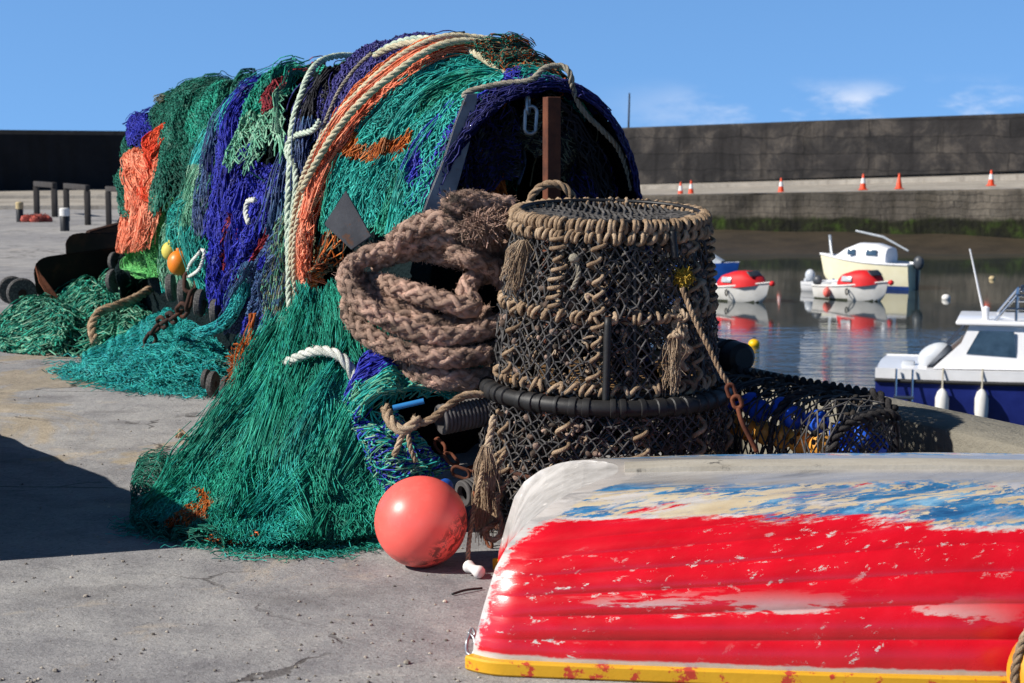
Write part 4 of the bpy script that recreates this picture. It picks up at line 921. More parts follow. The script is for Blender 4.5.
# blue and green net mound around the swivel
rows = [[P(350, 392, 6.75), P(376, 356, 6.85), P(420, 352, 6.85), P(470, 368, 6.8), P(492, 384, 6.75)],
        [P(352, 412, 6.55), P(378, 380, 6.5), P(420, 376, 6.52), P(462, 384, 6.55), P(490, 396, 6.6)],
        [P(358, 440, 6.42), P(380, 416, 6.32), P(400, 400, 6.40), P(440, 398, 6.45), P(486, 404, 6.5)]]
net('blue_green_net_mound', 'mound of mixed royal blue and mint green net under the thick rope coil', 'fishing net', patch_surf(rows), [N_teal, N_blue, N_paleg], B_blue, cell=(.03, .032), r=.0034, layers=3, lay=.012, nf=3, amp=.035, jit=.5, strings=600, slen=.2, straight=1.5, seed=34, group=GG, hint=np.array([-.2, -.6, .7]),
    matfn=lambda u, v: np.where(fn(np.stack([u * 6, v * 3, 0 * u], -1), 1.2, 5) > .15, 1, (rng.random(u.shape) > .6) * 2).astype(int))
rows = [[P(356, 430, 6.45), P(376, 418, 6.38), P(398, 424, 6.42)], [P(366, 462, 6.25), P(390, 458, 6.20), P(425, 452, 6.3)], [P(384, 490, 6.22), P(412, 486, 6.2), P(452, 470, 6.3)]]
net('mint_net_fringe', 'mint green net fringe hanging just behind the orange buoy', 'fishing net', patch_surf(rows), [N_teal, N_blue, N_paleg], B_blk, cell=(.034, .04), r=.0034, layers=2, nf=2, amp=.03, jit=.6, strings=170, slen=.2, straight=1.6, seed=35, group=GG, backing=True, hint=np.array([-.2, -.8, .4]),
    matfn=lambda u, v: (rng.random(u.shape) * 3).astype(int))
# nets lying on the ground further back on the left
def mound(pxs, pyt, pyb, hgt, name, label, mats, back, seed, **kw):
    a = [G(x, y) for x, y in zip(pxs, pyt)]; b = [G(x, y) for x, y in zip(pxs, pyb)]
    a = np.array(a); b = np.array(b); m1 = a * .62 + b * .38 + np.c_[np.zeros((len(a), 2)), hgt]; m2 = a * .25 + b * .75 + np.c_[np.zeros((len(a), 2)), np.array(hgt) * .62]
    return net(name, label, 'fishing net', patch_surf([a, m1, m2, b]), mats, back, seed=seed, group=GG, hint=np.array([0, -.3, 1]), **kw)
mound([-6, 40, 90, 130, 168], [334, 322, 312, 305, 300], [352, 356, 357, 350, 340], [.04, .20, .30, .34, .28], 'mid_green_net', 'coarse mid green net lying far left in front of the rusty plates', [N_green, N_paleg, N_dgreen], B_dk, 41, cell=(.06, .075), r=.0055, layers=3, lay=.022, nf=4, amp=.05, jit=.5, strings=120, slen=.3, straight=1,
      matfn=lambda u, v: np.clip((rng.random(u.shape) * 3.2).astype(int) - 1, 0, 2) if False else (rng.random(u.shape) * 3).astype(int))
mound([104, 122, 140, 156], [330, 324, 324, 332], [356, 358, 357, 350], [.12, .24, .24, .12], 'pale_green_net', 'rounded pale green net ball bound by a tan rope', [N_paleg, N_green], B_dk, 42, cell=(.05, .055), r=.005, layers=3, nf=2, amp=.03, jit=.5, strings=60, slen=.3, straight=1, matfn=lambda u, v: (rng.random(u.shape) > .6).astype(int))
mound([80, 120, 160, 205, 250], [362, 346, 334, 326, 330], [376, 386, 391, 392, 388], [.03, .10, .24, .34, .30], 'turquoise_net', 'fine turquoise net spread on the quay with a ragged thin edge', [N_turq, N_teal], B_teal, 43, cell=(.03, .036), r=.0028, layers=3, lay=.012, nf=5, amp=.018, jit=.5, strings=1400, slen=.35, straight=.8, backing=False, ragged=.12,
      matfn=lambda u, v: (rng.random(u.shape) > .6).astype(int))
mound([150, 176, 206, 232], [328, 324, 322, 320], [352, 350, 346, 344], [.08, .13, .15, .12], 'turquoise_net_shoulder', 'turquoise net shoulder rising behind the fine spread net', [N_turq, N_green], B_teal, 44, cell=(.03, .036), r=.003, layers=3, nf=3, amp=.04, jit=.5, strings=300, slen=.3, straight=.8, matfn=lambda u, v: (rng.random(u.shape) > .7).astype(int))
mb = MB()
for i in range(1100):
    px = rng.uniform(72, 240); base = np.interp(px, [72, 120, 160, 205, 250], [372, 384, 390, 392, 388]); q0 = G(px, base - abs(rng.normal()) * 7 + 3); a = rng.uniform(0, 6.28); pts = [q0]
    for j in range(7):
        a += rng.normal() * .6; pts.append(pts[-1] + np.array([math.cos(a), math.sin(a) * 1.2, 0]) * .035)
    pts = np.array(pts); pts[:, 2] = .004 + np.abs(rng.normal(size=len(pts))) * .012; mb.segs(pts[:-1], pts[1:], .0026, int(rng.random() > .6))
tag(mb.build('loose_twine', [N_turq, N_teal], smooth='all'), 'thin fringe of loose turquoise twine on the quay before the rubber discs', 'net twine')
rows = [[P(128, 255, 13.0), P(140, 250, 12.9), P(154, 262, 12.8)], [P(120, 280, 12.7), P(140, 276, 12.6), P(160, 280, 12.6)], [G(118, 318), G(140, 316), G(164, 312)]]
net('green_white_net', 'green and white net standing up between the rubber discs and peach tassels', 'fishing net', patch_surf(rows), [N_dgreen, N_paleg, N_green], B_dk, cell=(.05, .06), r=.0045, layers=3, nf=2, amp=.05, jit=.5, seed=45, group=GG, strings=60, slen=.3, straight=1, matfn=lambda u, v: (rng.random(u.shape) * 3).astype(int))
# turquoise strand hanging from the deep blue net
rows = [[P(244, 268, 9.3), P(250, 268, 9.2)], [P(238, 296, 9.3), P(246, 298, 9.2)], [P(222, 318, 9.6), P(230, 326, 9.5)], [P(196, 328, 10.0), P(204, 338, 9.9)]]
net('turquoise_net_band', 'bright turquoise net band looping down to the spread turquoise net', 'fishing net', patch_surf(rows), N_turq, B_teal, cell=(.014, .05), r=.003, layers=2, nf=2, amp=.01, seed=46, group=GG, strings=60, slen=.4, straight=.05, ragged=0)
# rust orange tuft
mb = MB(); c0 = P(246, 372, 8.1)
mb.ball(c0, .075, 14, 12, sc=(.9, .9, 1.4), noise=.25, nscale=20, m=1)
n_ = 2600; D = rng.normal(size=(n_, 3)); D /= np.linalg.norm(D, axis=1)[:, None]; A = c0 + D * (.05, .05, .09) * rng.uniform(.8, 1.35, (n_, 1)) * (1, 1, 1.2); mb.segs(A, A + rng.normal(size=(n_, 3)) * .022 + (0, 0, -.006), .0022)
for i in range(9):
    a = c0 + (rng.normal() * .012, rng.normal() * .012, .08); mb.tube(crom([a, a + (rng.normal() * .008, 0, .08), a + (rng.normal() * .012 + .03, .03, .20)], 8), .003, 4)
tag(mb.build('net_tassel', [N_rusto, B_or], smooth='all'), 'rust orange frayed net tassel beside the white rope end', 'net tassel')
# ================================================================ ROPES
def rope_mb(mb, path, Rr, strands=3, pitch=None, n=None, sides=6, m=0, fuzz=0, twist0=0, wob=.10, fm=None):
    L = plen(path); n = n or max(8, int(L / (Rr * .55))); p = crom(path, n); T, N, B = frames(p)
    pitch = pitch or Rr * 6.5; s = np.linspace(0, L, n)
    k = {2: (.52, .5), 3: (.50, .52), 4: (.62, .46)}[strands]
    for q in range(strands):
        a = s / pitch * 2 * math.pi + q * 2 * math.pi / strands + twist0
        c = p + Rr * k[0] * (np.cos(a)[:, None] * N + np.sin(a)[:, None] * B)
        r = Rr * k[1] * (1 + wob * fn(c, 1.2 / Rr, q) * .6)
        mb.tube(c, r, sides, m=m)
    if fuzz:
        i = rng.integers(0, n, fuzz); a = rng.uniform(0, 6.28, fuzz); D = np.cos(a)[:, None] * N[i] + np.sin(a)[:, None] * B[i]
        st = p[i] + D * Rr * .85; mb.segs(st, st + (D * .35 + T[i] * rng.normal(size=(fuzz, 1)) * .8 + rng.normal(size=(fuzz, 3)) * .35) * Rr * rng.uniform(.12, .5, (fuzz, 1)), Rr * .018 + .0003, fm if fm is not None else m)
    return mb
def plait_mb(mb, path, Rr, pitch=.27, fuzz=0, m=0, step=.010):
    L = plen(path); n = int(L / step); p = crom(path, n); T, N, B = frames(p); s = np.linspace(0, L, n)
    p = p + N * (.05 * Rr * fn(p, .5 / Rr, 4))[:, None]
    for h in (1, -1):
        for q in range(4):
            a = h * s / pitch * 2 * math.pi + q * math.pi / 2 + (0 if h > 0 else .0)
            rad = Rr * (.64 + h * .10 * np.cos(4 * a)) * (1 + .10 * fn(p, .7 / Rr, q))
            c = p + rad[:, None] * (np.cos(a)[:, None] * N + np.sin(a)[:, None] * B)
            mb.tube(c, Rr * .31 * (1 + .26 * fn(c, .8 / Rr, q)), 7, m=m)
    mb.tube(p, Rr * .62, 8, m=m)
    if fuzz:
        fuzz = int(fuzz * 2.5); i = rng.integers(0, n, fuzz); a = rng.uniform(0, 6.28, fuzz); D = np.cos(a)[:, None] * N[i] + np.sin(a)[:, None] * B[i]
        st = p[i] + D * Rr * .88; mb.segs(st, st + (D * .4 + T[i] * rng.normal(size=(fuzz, 1)) * .8 + rng.normal(size=(fuzz, 3)) * .35) * Rr * rng.uniform(.12, .42, (fuzz, 1)), Rr * .014 + .0003, m)
    return mb
def ropemat(name, stops, spots=None, island=.12, sc=14):
    return pm(name, [(i / (len(stops) - 1), lin(*c)) for i, c in enumerate(stops)], scale=sc, detail=6, rough=.95, bump=1.0, bscale=230, bdist=.008, island=island, spec=.15, spots=spots)
M_big = ropemat('old_pink_brown_rope', [(92, 77, 68), (152, 127, 112), (188, 156, 138), (212, 172, 154)], spots=(6, .55, .66, lin(72, 64, 58)), sc=9)
M_tanrope = ropemat('tan_rope', [(96, 79, 64), (158, 133, 107), (198, 173, 145)], spots=(12, .6, .72, lin(84, 70, 54)), sc=16)
M_beige = ropemat('beige_frayed_rope', [(140, 118, 96), (180, 156, 130), (204, 184, 158)], sc=18)
M_creamrope = ropemat('cream_rope', [(170, 160, 132), (204, 194, 164), (224, 214, 186)], sc=18)
M_mintrope = ropemat('mint_white_rope', [(168, 186, 164), (198, 212, 192), (220, 228, 212)], sc=18)
M_whiterope = ropemat('white_rope', [(190, 196, 186), (216, 218, 208), (232, 232, 226)], sc=18)
M_blkrope = ropemat('black_tarred_rope', [(30, 29, 29), (52, 50, 50), (74, 70, 68)], sc=20)
M_greyrope = ropemat('grey_rope', [(120, 112, 100), (156, 148, 132), (176, 168, 152)], sc=18)
def px_path(lst): return np.array([P(*q) for q in lst])
def bpath(lst, off):
    ls = np.array([LS(x, y) if max(abs(x), abs(y)) > 9 else (x, y, 0.) for x, y in lst]); ls = crom(ls, 60); u, v = ls[:, 0], np.clip(ls[:, 1], -1, .9)
    p = S(u, v); e = .01; n = np.cross(S(u + e, v) - S(u - e, v), S(u, v + e) - S(u, v - e)); n /= np.linalg.norm(n, axis=1)[:, None]
    n *= np.sign((n * HINT).sum(1))[:, None]; return p + n * off
def rope(name, label, path, Rr, mat, cat='rope', **kw):
    mb = MB(); g = kw.pop('group', None); rope_mb(mb, path, Rr, **kw); return tag(mb.build(name, mat, smooth='all'), label, cat, g)
# --- the thick coil lying over the nets beside the pot: one rope, several turns
loops = [(512, 206, 6.62), (486, 204, 6.58), (462, 202, 6.56), (452, 212, 6.52), (470, 224, 6.50), (500, 226, 6.58), (520, 240, 6.72),
         (498, 250, 6.66), (462, 240, 6.56), (424, 240, 6.60), (392, 250, 6.66), (362, 258, 6.66), (346, 276, 6.58), (358, 300, 6.46), (392, 322, 6.40), (430, 336, 6.38), (470, 334, 6.42), (504, 322, 6.52),
         (522, 304, 6.68), (512, 280, 6.72), (484, 274, 6.62), (466, 290, 6.52), (472, 308, 6.46), (440, 300, 6.46), (404, 290, 6.54), (384, 284, 6.64), (362, 284, 6.74), (350, 308, 6.62), (366, 334, 6.46), (400, 350, 6.38), (442, 358, 6.35), (486, 354, 6.42), (520, 342, 6.60)]
mb = MB(); plait_mb(mb, px_path(loops), .041, fuzz=5200)
plait_mb(mb, px_path([(404, 362, 6.50), (420, 374, 6.42), (450, 380, 6.38), (486, 378, 6.46), (520, 366, 6.66)]), .043, fuzz=900)
plait_mb(mb, px_path([(372, 262, 6.74), (410, 250, 6.68), (450, 256, 6.66), (500, 268, 6.80)]), .045, fuzz=900)
plait_mb(mb, px_path([(368, 306, 6.60), (400, 318, 6.52), (440, 326, 6.5), (490, 316, 6.64)]), .045, fuzz=900)
plait_mb(mb, px_path([(392, 244, 6.62), (418, 226, 6.56), (446, 222, 6.5), (474, 238, 6.5), (500, 256, 6.7)]), .045, fuzz=900)
plait_mb(mb, px_path([(452, 250, 6.54), (470, 258, 6.5), (492, 266, 6.56), (508, 286, 6.62)]), .043, fuzz=700)
plait_mb(mb, px_path([(352, 268, 6.72), (364, 292, 6.66), (392, 308, 6.58), (430, 318, 6.56)]), .043, fuzz=700)
coil = mb.build('mooring_rope', M_big, smooth='all'); tag(coil, 'thick plaited pink brown mooring rope coiled beside the top pot', 'rope')
mb = MB(); c0 = P(484, 226, 6.44); n_ = 3200; D = rng.normal(size=(n_, 3)); D /= np.linalg.norm(D, axis=1)[:, None]
A = c0 + D * (.085, .07, .05) * rng.uniform(.5, 1.15, (n_, 1)); mb.segs(A, A + rng.normal(size=(n_, 3)) * .018, .0019)
mb.ball(c0, .055, 14, 10, sc=(1.35, 1, .8), noise=.25, nscale=22); mb.build('frayed_knot', M_big, coil, smooth='all')
mb = MB(); plait_mb(mb, px_path([(498, 208, 6.5), (470, 200, 6.46), (456, 205, 6.44), (448, 202, 6.46)]), .042, fuzz=900); mb.build('rope_end', M_big, coil, smooth='all')
# --- ropes over the pile
rope('hanging_rope', 'pale mint rope hanging in two parts down the black net', bpath([(2.1, .03), (1.85, -.14), (1.55, -.30), (1.38, -.42), (1.30, -.55), (1.22, -.68)], .17), .019, M_mintrope, strands=3)
rope('hanging_rope', 'pale mint rope knotted round the purple net and hanging beside its twin', bpath([(1.02, -.36), (1.16, -.37), (1.36, -.385), (1.40, -.42), (1.28, -.46), (1.16, -.56), (1.08, -.70), (1.02, -.80)], .18), .017, M_mintrope, strands=3)
rope('net_head_rope', 'cream rope following the orange net strip down to the ground', bpath([(.52, .05), (.56, -.15), (.62, -.28), (.80, -.42), (.95, -.52), (1.05, -.62), (1.2, -.74), (1.35, -.84)], .17), .016, M_creamrope)
rope('net_head_rope', 'pale green rope beside the cream rope on the orange net strip', bpath([(.42, .05), (.46, -.12), (.50, -.25), (.66, -.40), (.78, -.5)], .175), .018, M_creamrope)
rope('net_head_rope', 'second cream rope crossing the orange net strip to its foot', bpath([(.80, -.5), (.9, -.6), (.98, -.7), (1.15, -.82)], .15), .014, M_creamrope)
for k, (a, lab) in enumerate((((500, 46), 'pale green looped rope on the crest of the pile, the upper one'), ((508, 56), 'cream looped rope on the crest of the pile, the lower one'))):
    rope('crest_rope', lab, bpath([(.15 - k * .1, .02), (.36 - k * .1, -.03), (.60 - k * .08, -.08), (.80 - k * .06, -.14), (.9, -.20)], .13), .018, M_mintrope if k == 0 else M_creamrope)
rope('tarred_cord', 'short black cord lashed across the crest ropes', bpath([(.64, -.02), (.60, -.08), (.54, -.14)], .165), .007, M_blkrope)
rope('float_line', 'rope with pale floats strung down the purple net', bpath([(.9, -.2), (1.0, -.28), (1.05, -.35), (1.05, -.4)], .15), .010, M_greyrope)
rope('white_loop', 'small loop of white rope hanging from the pale teal net', bpath([(226, 252), (216, 262), (214, 272), (224, 266), (231, 254), (228, 250)], .16), .011, M_whiterope)
rope('white_rope_end', 'short thick white rope looped through the deep blue net', bpath([(284, 206), (277, 209), (274, 219), (279, 228)], .17), .016, M_whiterope)
# rope along the rim of the open end
rp = px_path([(463, 97, 7.56), (470, 91, 7.55), (500, 84, 7.56), (530, 80, 7.56), (545, 68, 7.58), (562, 66, 7.6), (570, 74, 7.58), (574, 92, 7.62), (584, 112, 7.66), (602, 130, 7.72), (618, 148, 7.78), (628, 172, 7.84), (632, 190, 7.86)])
rope('rim_rope', 'grey rope edging the open near end of the pile', rp, .014, M_greyrope)
rope('crossing_rope', 'thick white rope lying across the top of the emerald net heap', px_path([(356, 396, 6.60), (352, 372, 6.60), (338, 355, 6.62), (316, 351, 6.68), (292, 360, 6.78), (274, 370, 6.9), (260, 378, 7.0)]), .022, M_whiterope, fuzz=300)
rope('white_edge_rope', 'white rope running down the left side of the emerald net heap', px_path([(238, 404, 6.95), (226, 424, 6.83), (220, 440, 6.76), (206, 448, 6.72), (196, 454, 6.72)]), .013, M_whiterope)
rope('tan_binding_rope', 'old tan rope bound over the pale green net ball', px_path([(95, 342, 11.6), (92, 326, 11.75), (100, 312, 11.9), (116, 306, 12.0), (136, 298, 12.2), (150, 289, 12.4)]), .034, M_tanrope, fuzz=600)
rope('tan_binding_rope', 'short tan rope lying at the foot of the rubber discs', px_path([(165, 318, 12.2), (180, 314, 12.1), (196, 322, 12.0), (208, 324, 11.9)]), .03, M_creamrope, fuzz=300)
# tan ring of rope behind the post
a = np.linspace(math.pi * .02, math.pi * .98, 20); mb = MB(); c0 = P(552, 208, 7.05)
rope_mb(mb, np.stack([c0[0] + .095 * np.cos(a), c0[1] + 0 * a, c0[2] + .10 * np.sin(a)], 1), .018); tag(mb.build('rope_ring', M_tanrope, smooth='all'), 'ring of tan rope standing behind the rusty post', 'rope')

# ================================================================ POST, PLATES, METALWORK
M_plate = pm('scratched_steel_plate', [(0, lin(104, 104, 108)), (.5, lin(140, 140, 142)), (1, lin(170, 170, 170))], scale=5, rough=.6, bump=.3, bscale=30, metal=.25, spots=(9, .56, .64, lin(120, 84, 62)))
M_galv = pm('galvanised_steel', [(0, lin(120, 124, 128)), (1, lin(170, 174, 178))], rough=.4, metal=.7, bump=.1)
b = P(551.5, 210, 7.2); top = P(551.5, 97, 7.2)[2]
th = thing('rusty_post', 'square rusty steel post standing in the open end of the pile', 'post', (b[0], b[1], 0), .35)
mb = MB(); mb.box((0, 0, top / 2), (.060, .060, top), bev=.003); mb.build('post', M_rust, th, smooth=False)
mb = MB(); mb.box((0, 0, .006), (.2, .2, .012), bev=.003); mb.build('base_plate', M_rust, th)
def plate(name, pts, thick, mat, label, cat, bev=.004):
    p = np.array([P(*q) for q in pts]); n = np.cross(p[1] - p[0], p[2] - p[0]); n /= np.linalg.norm(n)
    if n[1] > 0: n = -n
    bm = bmesh.new(); f = [bm.verts.new(q) for q in p]; bk = [bm.verts.new(q - n * thick) for q in p]; k = len(p)
    bm.faces.new(f); bm.faces.new(bk[::-1])
    for i in range(k): bm.faces.new((f[i], bk[i], bk[(i + 1) % k], f[(i + 1) % k]))
    bmesh.ops.recalc_face_normals(bm, faces=bm.faces[:]); bmesh.ops.bevel(bm, geom=bm.edges[:], offset=bev, segments=2, affect='EDGES')
    bm.verts.index_update(); mb = MB(); mb.add(np.array([q.co[:] for q in bm.verts]), [[q.index for q in g.verts] for g in bm.faces]); bm.free()
    return tag(mb.build(name, mat), label, cat)
plate('steel_plate', [(466, 94, 7.50), (478, 93, 7.52), (474, 128, 7.50), (462, 172, 7.46), (452, 206, 7.42), (416, 232, 7.34), (428, 198, 7.38), (444, 158, 7.42), (456, 120, 7.46)], .012, M_plate, 'tall worn grey steel plate at the rim of the open end', 'steel plate')
plate('steel_plate', [(346, 190, 7.16), (324, 224, 7.12), (352, 250, 7.10), (372, 236, 7.12)], .012, pm('dark_steel_plate', [(0, lin(58, 58, 62)), (1, lin(92, 92, 96))], scale=6, rough=.65, bump=.3, bscale=30, spots=(10, .56, .64, lin(104, 72, 54))), 'dark grey steel plate corner poking out under the teal green net', 'steel plate')
def link(mb, c, d, w, l, r, side, m=0):
    d = np.array(d, float) / np.linalg.norm(d); s = np.array(side, float); s -= d * (s @ d); s /= np.linalg.norm(s); pts = []
    for a in np.linspace(0, 2 * math.pi, 20, endpoint=False):
        x = math.cos(a) * w; y = math.sin(a) * w + math.copysign(max(0, l - w), math.sin(a)); pts.append(np.asarray(c) + s * x + d * y)
    mb.tube(np.array(pts), r, 7, closed=True, m=m)
def chain(name, path, w, l, r, mat, label):
    L = plen(path); n = max(2, int(L / (l * 1.55))); p = crom(path, n); T, N, B = frames(p); mb = MB()
    for i in range(n): link(mb, p[i], T[i], w, l, r, N[i] if i % 2 else B[i])
    return tag(mb.build(name, mat, smooth='all'), label, 'chain')
mb = MB(); link(mb, P(530.5, 120, 7.55), (.06, 0, 1), .026, .06, .009, (1, .2, 0)); link(mb, P(528, 105, 7.56), (0, .3, 1), .02, .04, .007, (.3, 1, 0)); tag(mb.build('chain_link', M_galv, smooth='all'), 'large galvanised chain link hanging under the rim beside the rusty post', 'chain link')
chain('rusty_chain', px_path([(440, 446, 6.30), (450, 456, 6.26), (454, 468, 6.22), (466, 474, 6.2), (476, 468, 6.24)]), .020, .034, .0065, M_rust, 'rusty chain hanging beside the ribbed hose behind the buoy')
chain('rusty_chain', px_path([(190, 282, 10.3), (190, 300, 10.25), (178, 314, 10.4), (160, 324, 10.8), (152, 338, 10.9), (144, 350, 11.0)]), .035, .065, .013, M_rustdark, 'heavy rusty chain lying among the rubber discs on the left')
chain('rusty_chain', px_path([(474, 500, 6.05), (480, 515, 6.02), (478, 530, 6.0), (488, 540, 5.98)]), .016, .03, .006, M_rust, 'short rusty chain end on the ground under the beige tassel')
# ribbed hose
def ribbed(name, a, b, r, mat, label, ribs=16):
    L = np.linalg.norm(b - a); prof = [(0, 0)]
    for i in range(ribs * 6 + 1):
        z = L * i / (ribs * 6); prof.append((r * (1 + .10 * math.copysign(abs(math.sin(math.pi * ribs * z / L)) ** .6, 1) - .10), z))
    prof.append((r * .6, L)); prof.append((r * .55, L * .8))
    mb = MB(); mb.lathe(prof, 24, TM(a, axis_rot(b - a))); return tag(mb.build(name, mat), label, 'hose')
M_hose = pm('grey_ribbed_rubber', [(0, lin(52, 50, 50)), (1, lin(92, 88, 86))], scale=14, rough=.7, bump=.3)
ribbed('ribbed_hose', P(500, 408, 6.36), P(440, 420, 6.24), .058, M_hose, 'grey ribbed rubber hose end pointing left under the rope coil')
ribbed('ribbed_hose', P(484, 488, 6.14), P(462, 494, 6.08), .05, M_hose, 'short ribbed hose end low behind the orange buoy', 6)
rope('green_grey_rope', 'mossy rope running over the ribbed hose into the net mound', px_path([(486, 394, 6.3), (464, 396, 6.26), (446, 408, 6.22), (430, 420, 6.2), (416, 424, 6.2)]), .016, M_tanrope, fuzz=200)
mb = MB(); rope_mb(mb, px_path([(386, 408, 6.3), (390, 420, 6.22), (400, 430, 6.18), (412, 426, 6.18), (418, 418, 6.2)]), .022, fuzz=300); rope_mb(mb, px_path([(404, 430, 6.18), (398, 446, 6.16), (394, 456, 6.16)]), .012); rope_mb(mb, px_path([(408, 430, 6.18), (410, 446, 6.16), (416, 462, 6.16)]), .010)
tag(mb.build('knotted_rope', M_beige, smooth='all'), 'knotted beige rope with frayed tails in the mouth of the net mound', 'rope')
mb = MB(); mb.tube([P(393, 408, 6.24), P(424, 401, 6.24)], .011, 10); tag(mb.build('blue_tube', pm('blue_plastic', [(0, lin(30, 100, 160)), (1, lin(50, 130, 190))], rough=.35, bump=0)), 'short bright blue plastic tube lying in the net mound', 'tube')
mb = MB(); mb.ball(P(430, 420, 6.62), .17, 18, 12, sc=(1.5, .9, .8), noise=.15, nscale=9); tag(mb.build('dark_net_lump', B_blk, smooth='all'), 'dark lump of old net filling the mouth of the blue and mint mound', 'net lump')

# ================================================================ RUBBER DISCS AND RUSTY BOARDS
M_disc = pm('worn_rubber', [(0, lin(30, 30, 31)), (.5, lin(66, 64, 63)), (1, lin(116, 112, 107))], scale=8, rough=.75, bump=.4, bscale=60)
def disc_mesh(r, w):
    mb = MB(); mb.lathe([(r * .28, -w / 2), (r * .9, -w / 2), (r, -w * .34), (r * 1.01, 0), (r, w * .34), (r * .9, w / 2), (r * .5, w * .46), (r * .28, w / 2), (r * .28, -w / 2)], 30); return mb
proto = None
discs = [(12, 290, 14, 14.2, -.25, 'black rubber disc at the far left edge beside the rusty boards, the left one'), (22, 293, 15, 13.9, -.25, 'black rubber disc leaning on the big rusty board at the far left'),
         (28, 312, 12, 13.5, -.3, 'black rubber disc low on the quay below the far left pair'), (115, 262, 10, 13.4, .5, 'black rubber disc under the peach tassels, the upper one'), (114, 281, 12, 13.0, .5, 'rubber disc with a pale rim under the peach tassels, the lower one'),
         (171, 288, 14, 10.8, .9, 'rubber disc nearest the orange float, partly turned to the sun'), (184, 294, 15, 10.5, .85, 'rubber disc with the rusty chain across it'), (200, 303, 14, 10.15, .8, 'rubber disc with a pale rim behind the turquoise shoulder'), (216, 313, 14, 9.85, .8, 'rubber disc beneath the deep blue net'),
         (206, 379, 10, 9.75, .7, 'small rubber disc under the hem of the turquoise net, the left one'), (213, 384, 13, 9.6, .7, 'rubber disc under the turquoise net with a pale worn face'), (226, 388, 12, 9.45, .7, 'rubber disc beside the rust orange tassel')]
for px, py, rp_, d, yaw, lab in discs:
    r = rp_ / F * d; c = P(px, py, d); c[2] = max(c[2], r * .98)
    if proto is None:
        proto = thing('rubber_disc', lab, 'rubber disc', c, group='rubber trawl discs on the quay'); disc_mesh(1, .5).build('disc', M_disc, proto)
        mb = MB(); mb.lathe([(.0, -.24), (.27, -.24), (.27, .24), (0, .24)], 16); mb.build('hub', M_rustdark, proto); q = proto
    else: q = dup(proto, c, label=lab)
    q.scale = (r, r, r); ax_ = Vector((math.cos(yaw - .9), math.sin(yaw - .9), .08 * math.sin(px))); q.rotation_euler = ax_.to_track_quat('Z', 'Y').to_euler()
def board(name, pts, thick, label):
    o = plate(name, pts, thick, M_rustdark, label, 'rusty board', .012); return o
board('rusty_board', [(36, 292, 13.6), (33, 272, 13.6), (36, 262, 13.6), (44, 257, 13.65), (80, 252, 14.0), (118, 247, 14.4), (124, 262, 14.4), (118, 288, 14.3), (60, 306, 13.8), (46, 310, 13.65)], .05, 'large dark rusty steel board, nearest of the two under the peach tassels')
board('rusty_board', [(66, 262, 14.7), (65, 242, 14.7), (70, 235, 14.7), (78, 233, 14.75), (126, 232, 15.2), (126, 262, 15.2)], .05, 'dark rusty steel board standing behind the larger one')
board('rusty_board', [(86, 240, 15.6), (90, 232, 15.6), (128, 222, 16.0), (128, 240, 16.0)], .05, 'brown rusty board behind the other two, only its top edge showing')
mb = MB(); 
for i in range(5):
    mb.tube(px_path([(36 + i, 266 + i * 2, 13.52), (40 + i * 1.5, 282, 13.5), (50 + i * 2, 298, 13.5)]), .010, 5)
tag(mb.build('frayed_wire', M_rust), 'frayed rusty wire hanging down the edge of the large rusty board', 'wire')

# ================================================================ FLOATS
FLD = [0]
def float_ball(px, py, rp_, d, mat, label, name='net_float'):
    ls = LS(px, py); s0 = S(ls[0], ls[1]); d = s0[1] - .24; r = rp_ / F * d; c = P(px, py, d); th = thing(name, label, 'net float', c)
    mb = MB(); mb.ball((0, 0, 0), r, 24, 16, sc=(1, 1, 1.12)); mb.build('float', mat, th); FLD[0] = d
    mb = MB(); mb.lathe([(.01, r * 1.05), (r * .25, r * 1.1), (r * .2, r * 1.3), (0, r * 1.32)], 12); mb.build('neck', mat, th); return th
float_ball(179, 263, 11.5, 11.2, M_orangeB, 'small round orange net float hanging in the pale teal net')
float_ball(170, 251, 8.5, 11.4, pm('pale_yellow_float', [(0, lin(190, 176, 60)), (1, lin(212, 198, 96))], rough=.6), 'small pale yellow net float just above the orange one')
rope('float_lanyard', 'thin dark cord tying the orange float to the net', px_path([(186, 226, FLD[0] + .02), (181, 240, FLD[0]), (177, 253, FLD[0])]), .008, M_blkrope)
# --- big inflated buoy
t = NT('coral_buoy_vinyl'); v = t.co()
base = t.ramp(t.noise(3, 4, .6, v), [(.35, lin(243, 92, 82)), (.65, lin(247, 106, 95))])
base = t.mix(t.math('MULTIPLY', t.step(t.noise(30, 5, .7, v), .52, .62), .25), base, lin(240, 120, 108))
s_ = t.sep(v); diag = t.math('ADD', t.math('MULTIPLY', s_[0], .75), t.math('MULTIPLY', s_[2], -.65))
band_ = t.math('MULTIPLY', t.step(diag, .055, .095), t.step(diag, .16, .125))
marks = t.math('MULTIPLY', band_, t.step(t.noise(22, 8, .78, t.mapv(v, (.8, 1, 1.2)), .8), .48, .56))
low = t.math('MULTIPLY', t.step(s_[2], -.08, -.14), t.step(t.noise(18, 8, .75, v), .42, .58))
mk = t.math('MAXIMUM', marks, low)
t.bump(t.noise(40, 4, .6, v), .12, .003)
M_buoy = t.out(t.mix(t.math('MULTIPLY', mk, .85), base, lin(72, 34, 30)), .38, spec=.5)
rb = .1585; c = P(421, 522, 5.70); c[2] = rb * .985
th = thing('mooring_ball', 'big inflated coral orange buoy resting on the quay', 'buoy', c)
mb = MB(); mb.ball((0, 0, 0), rb, 64, 40, sc=(1, 1, .985)); mb.build('float', M_buoy, th)
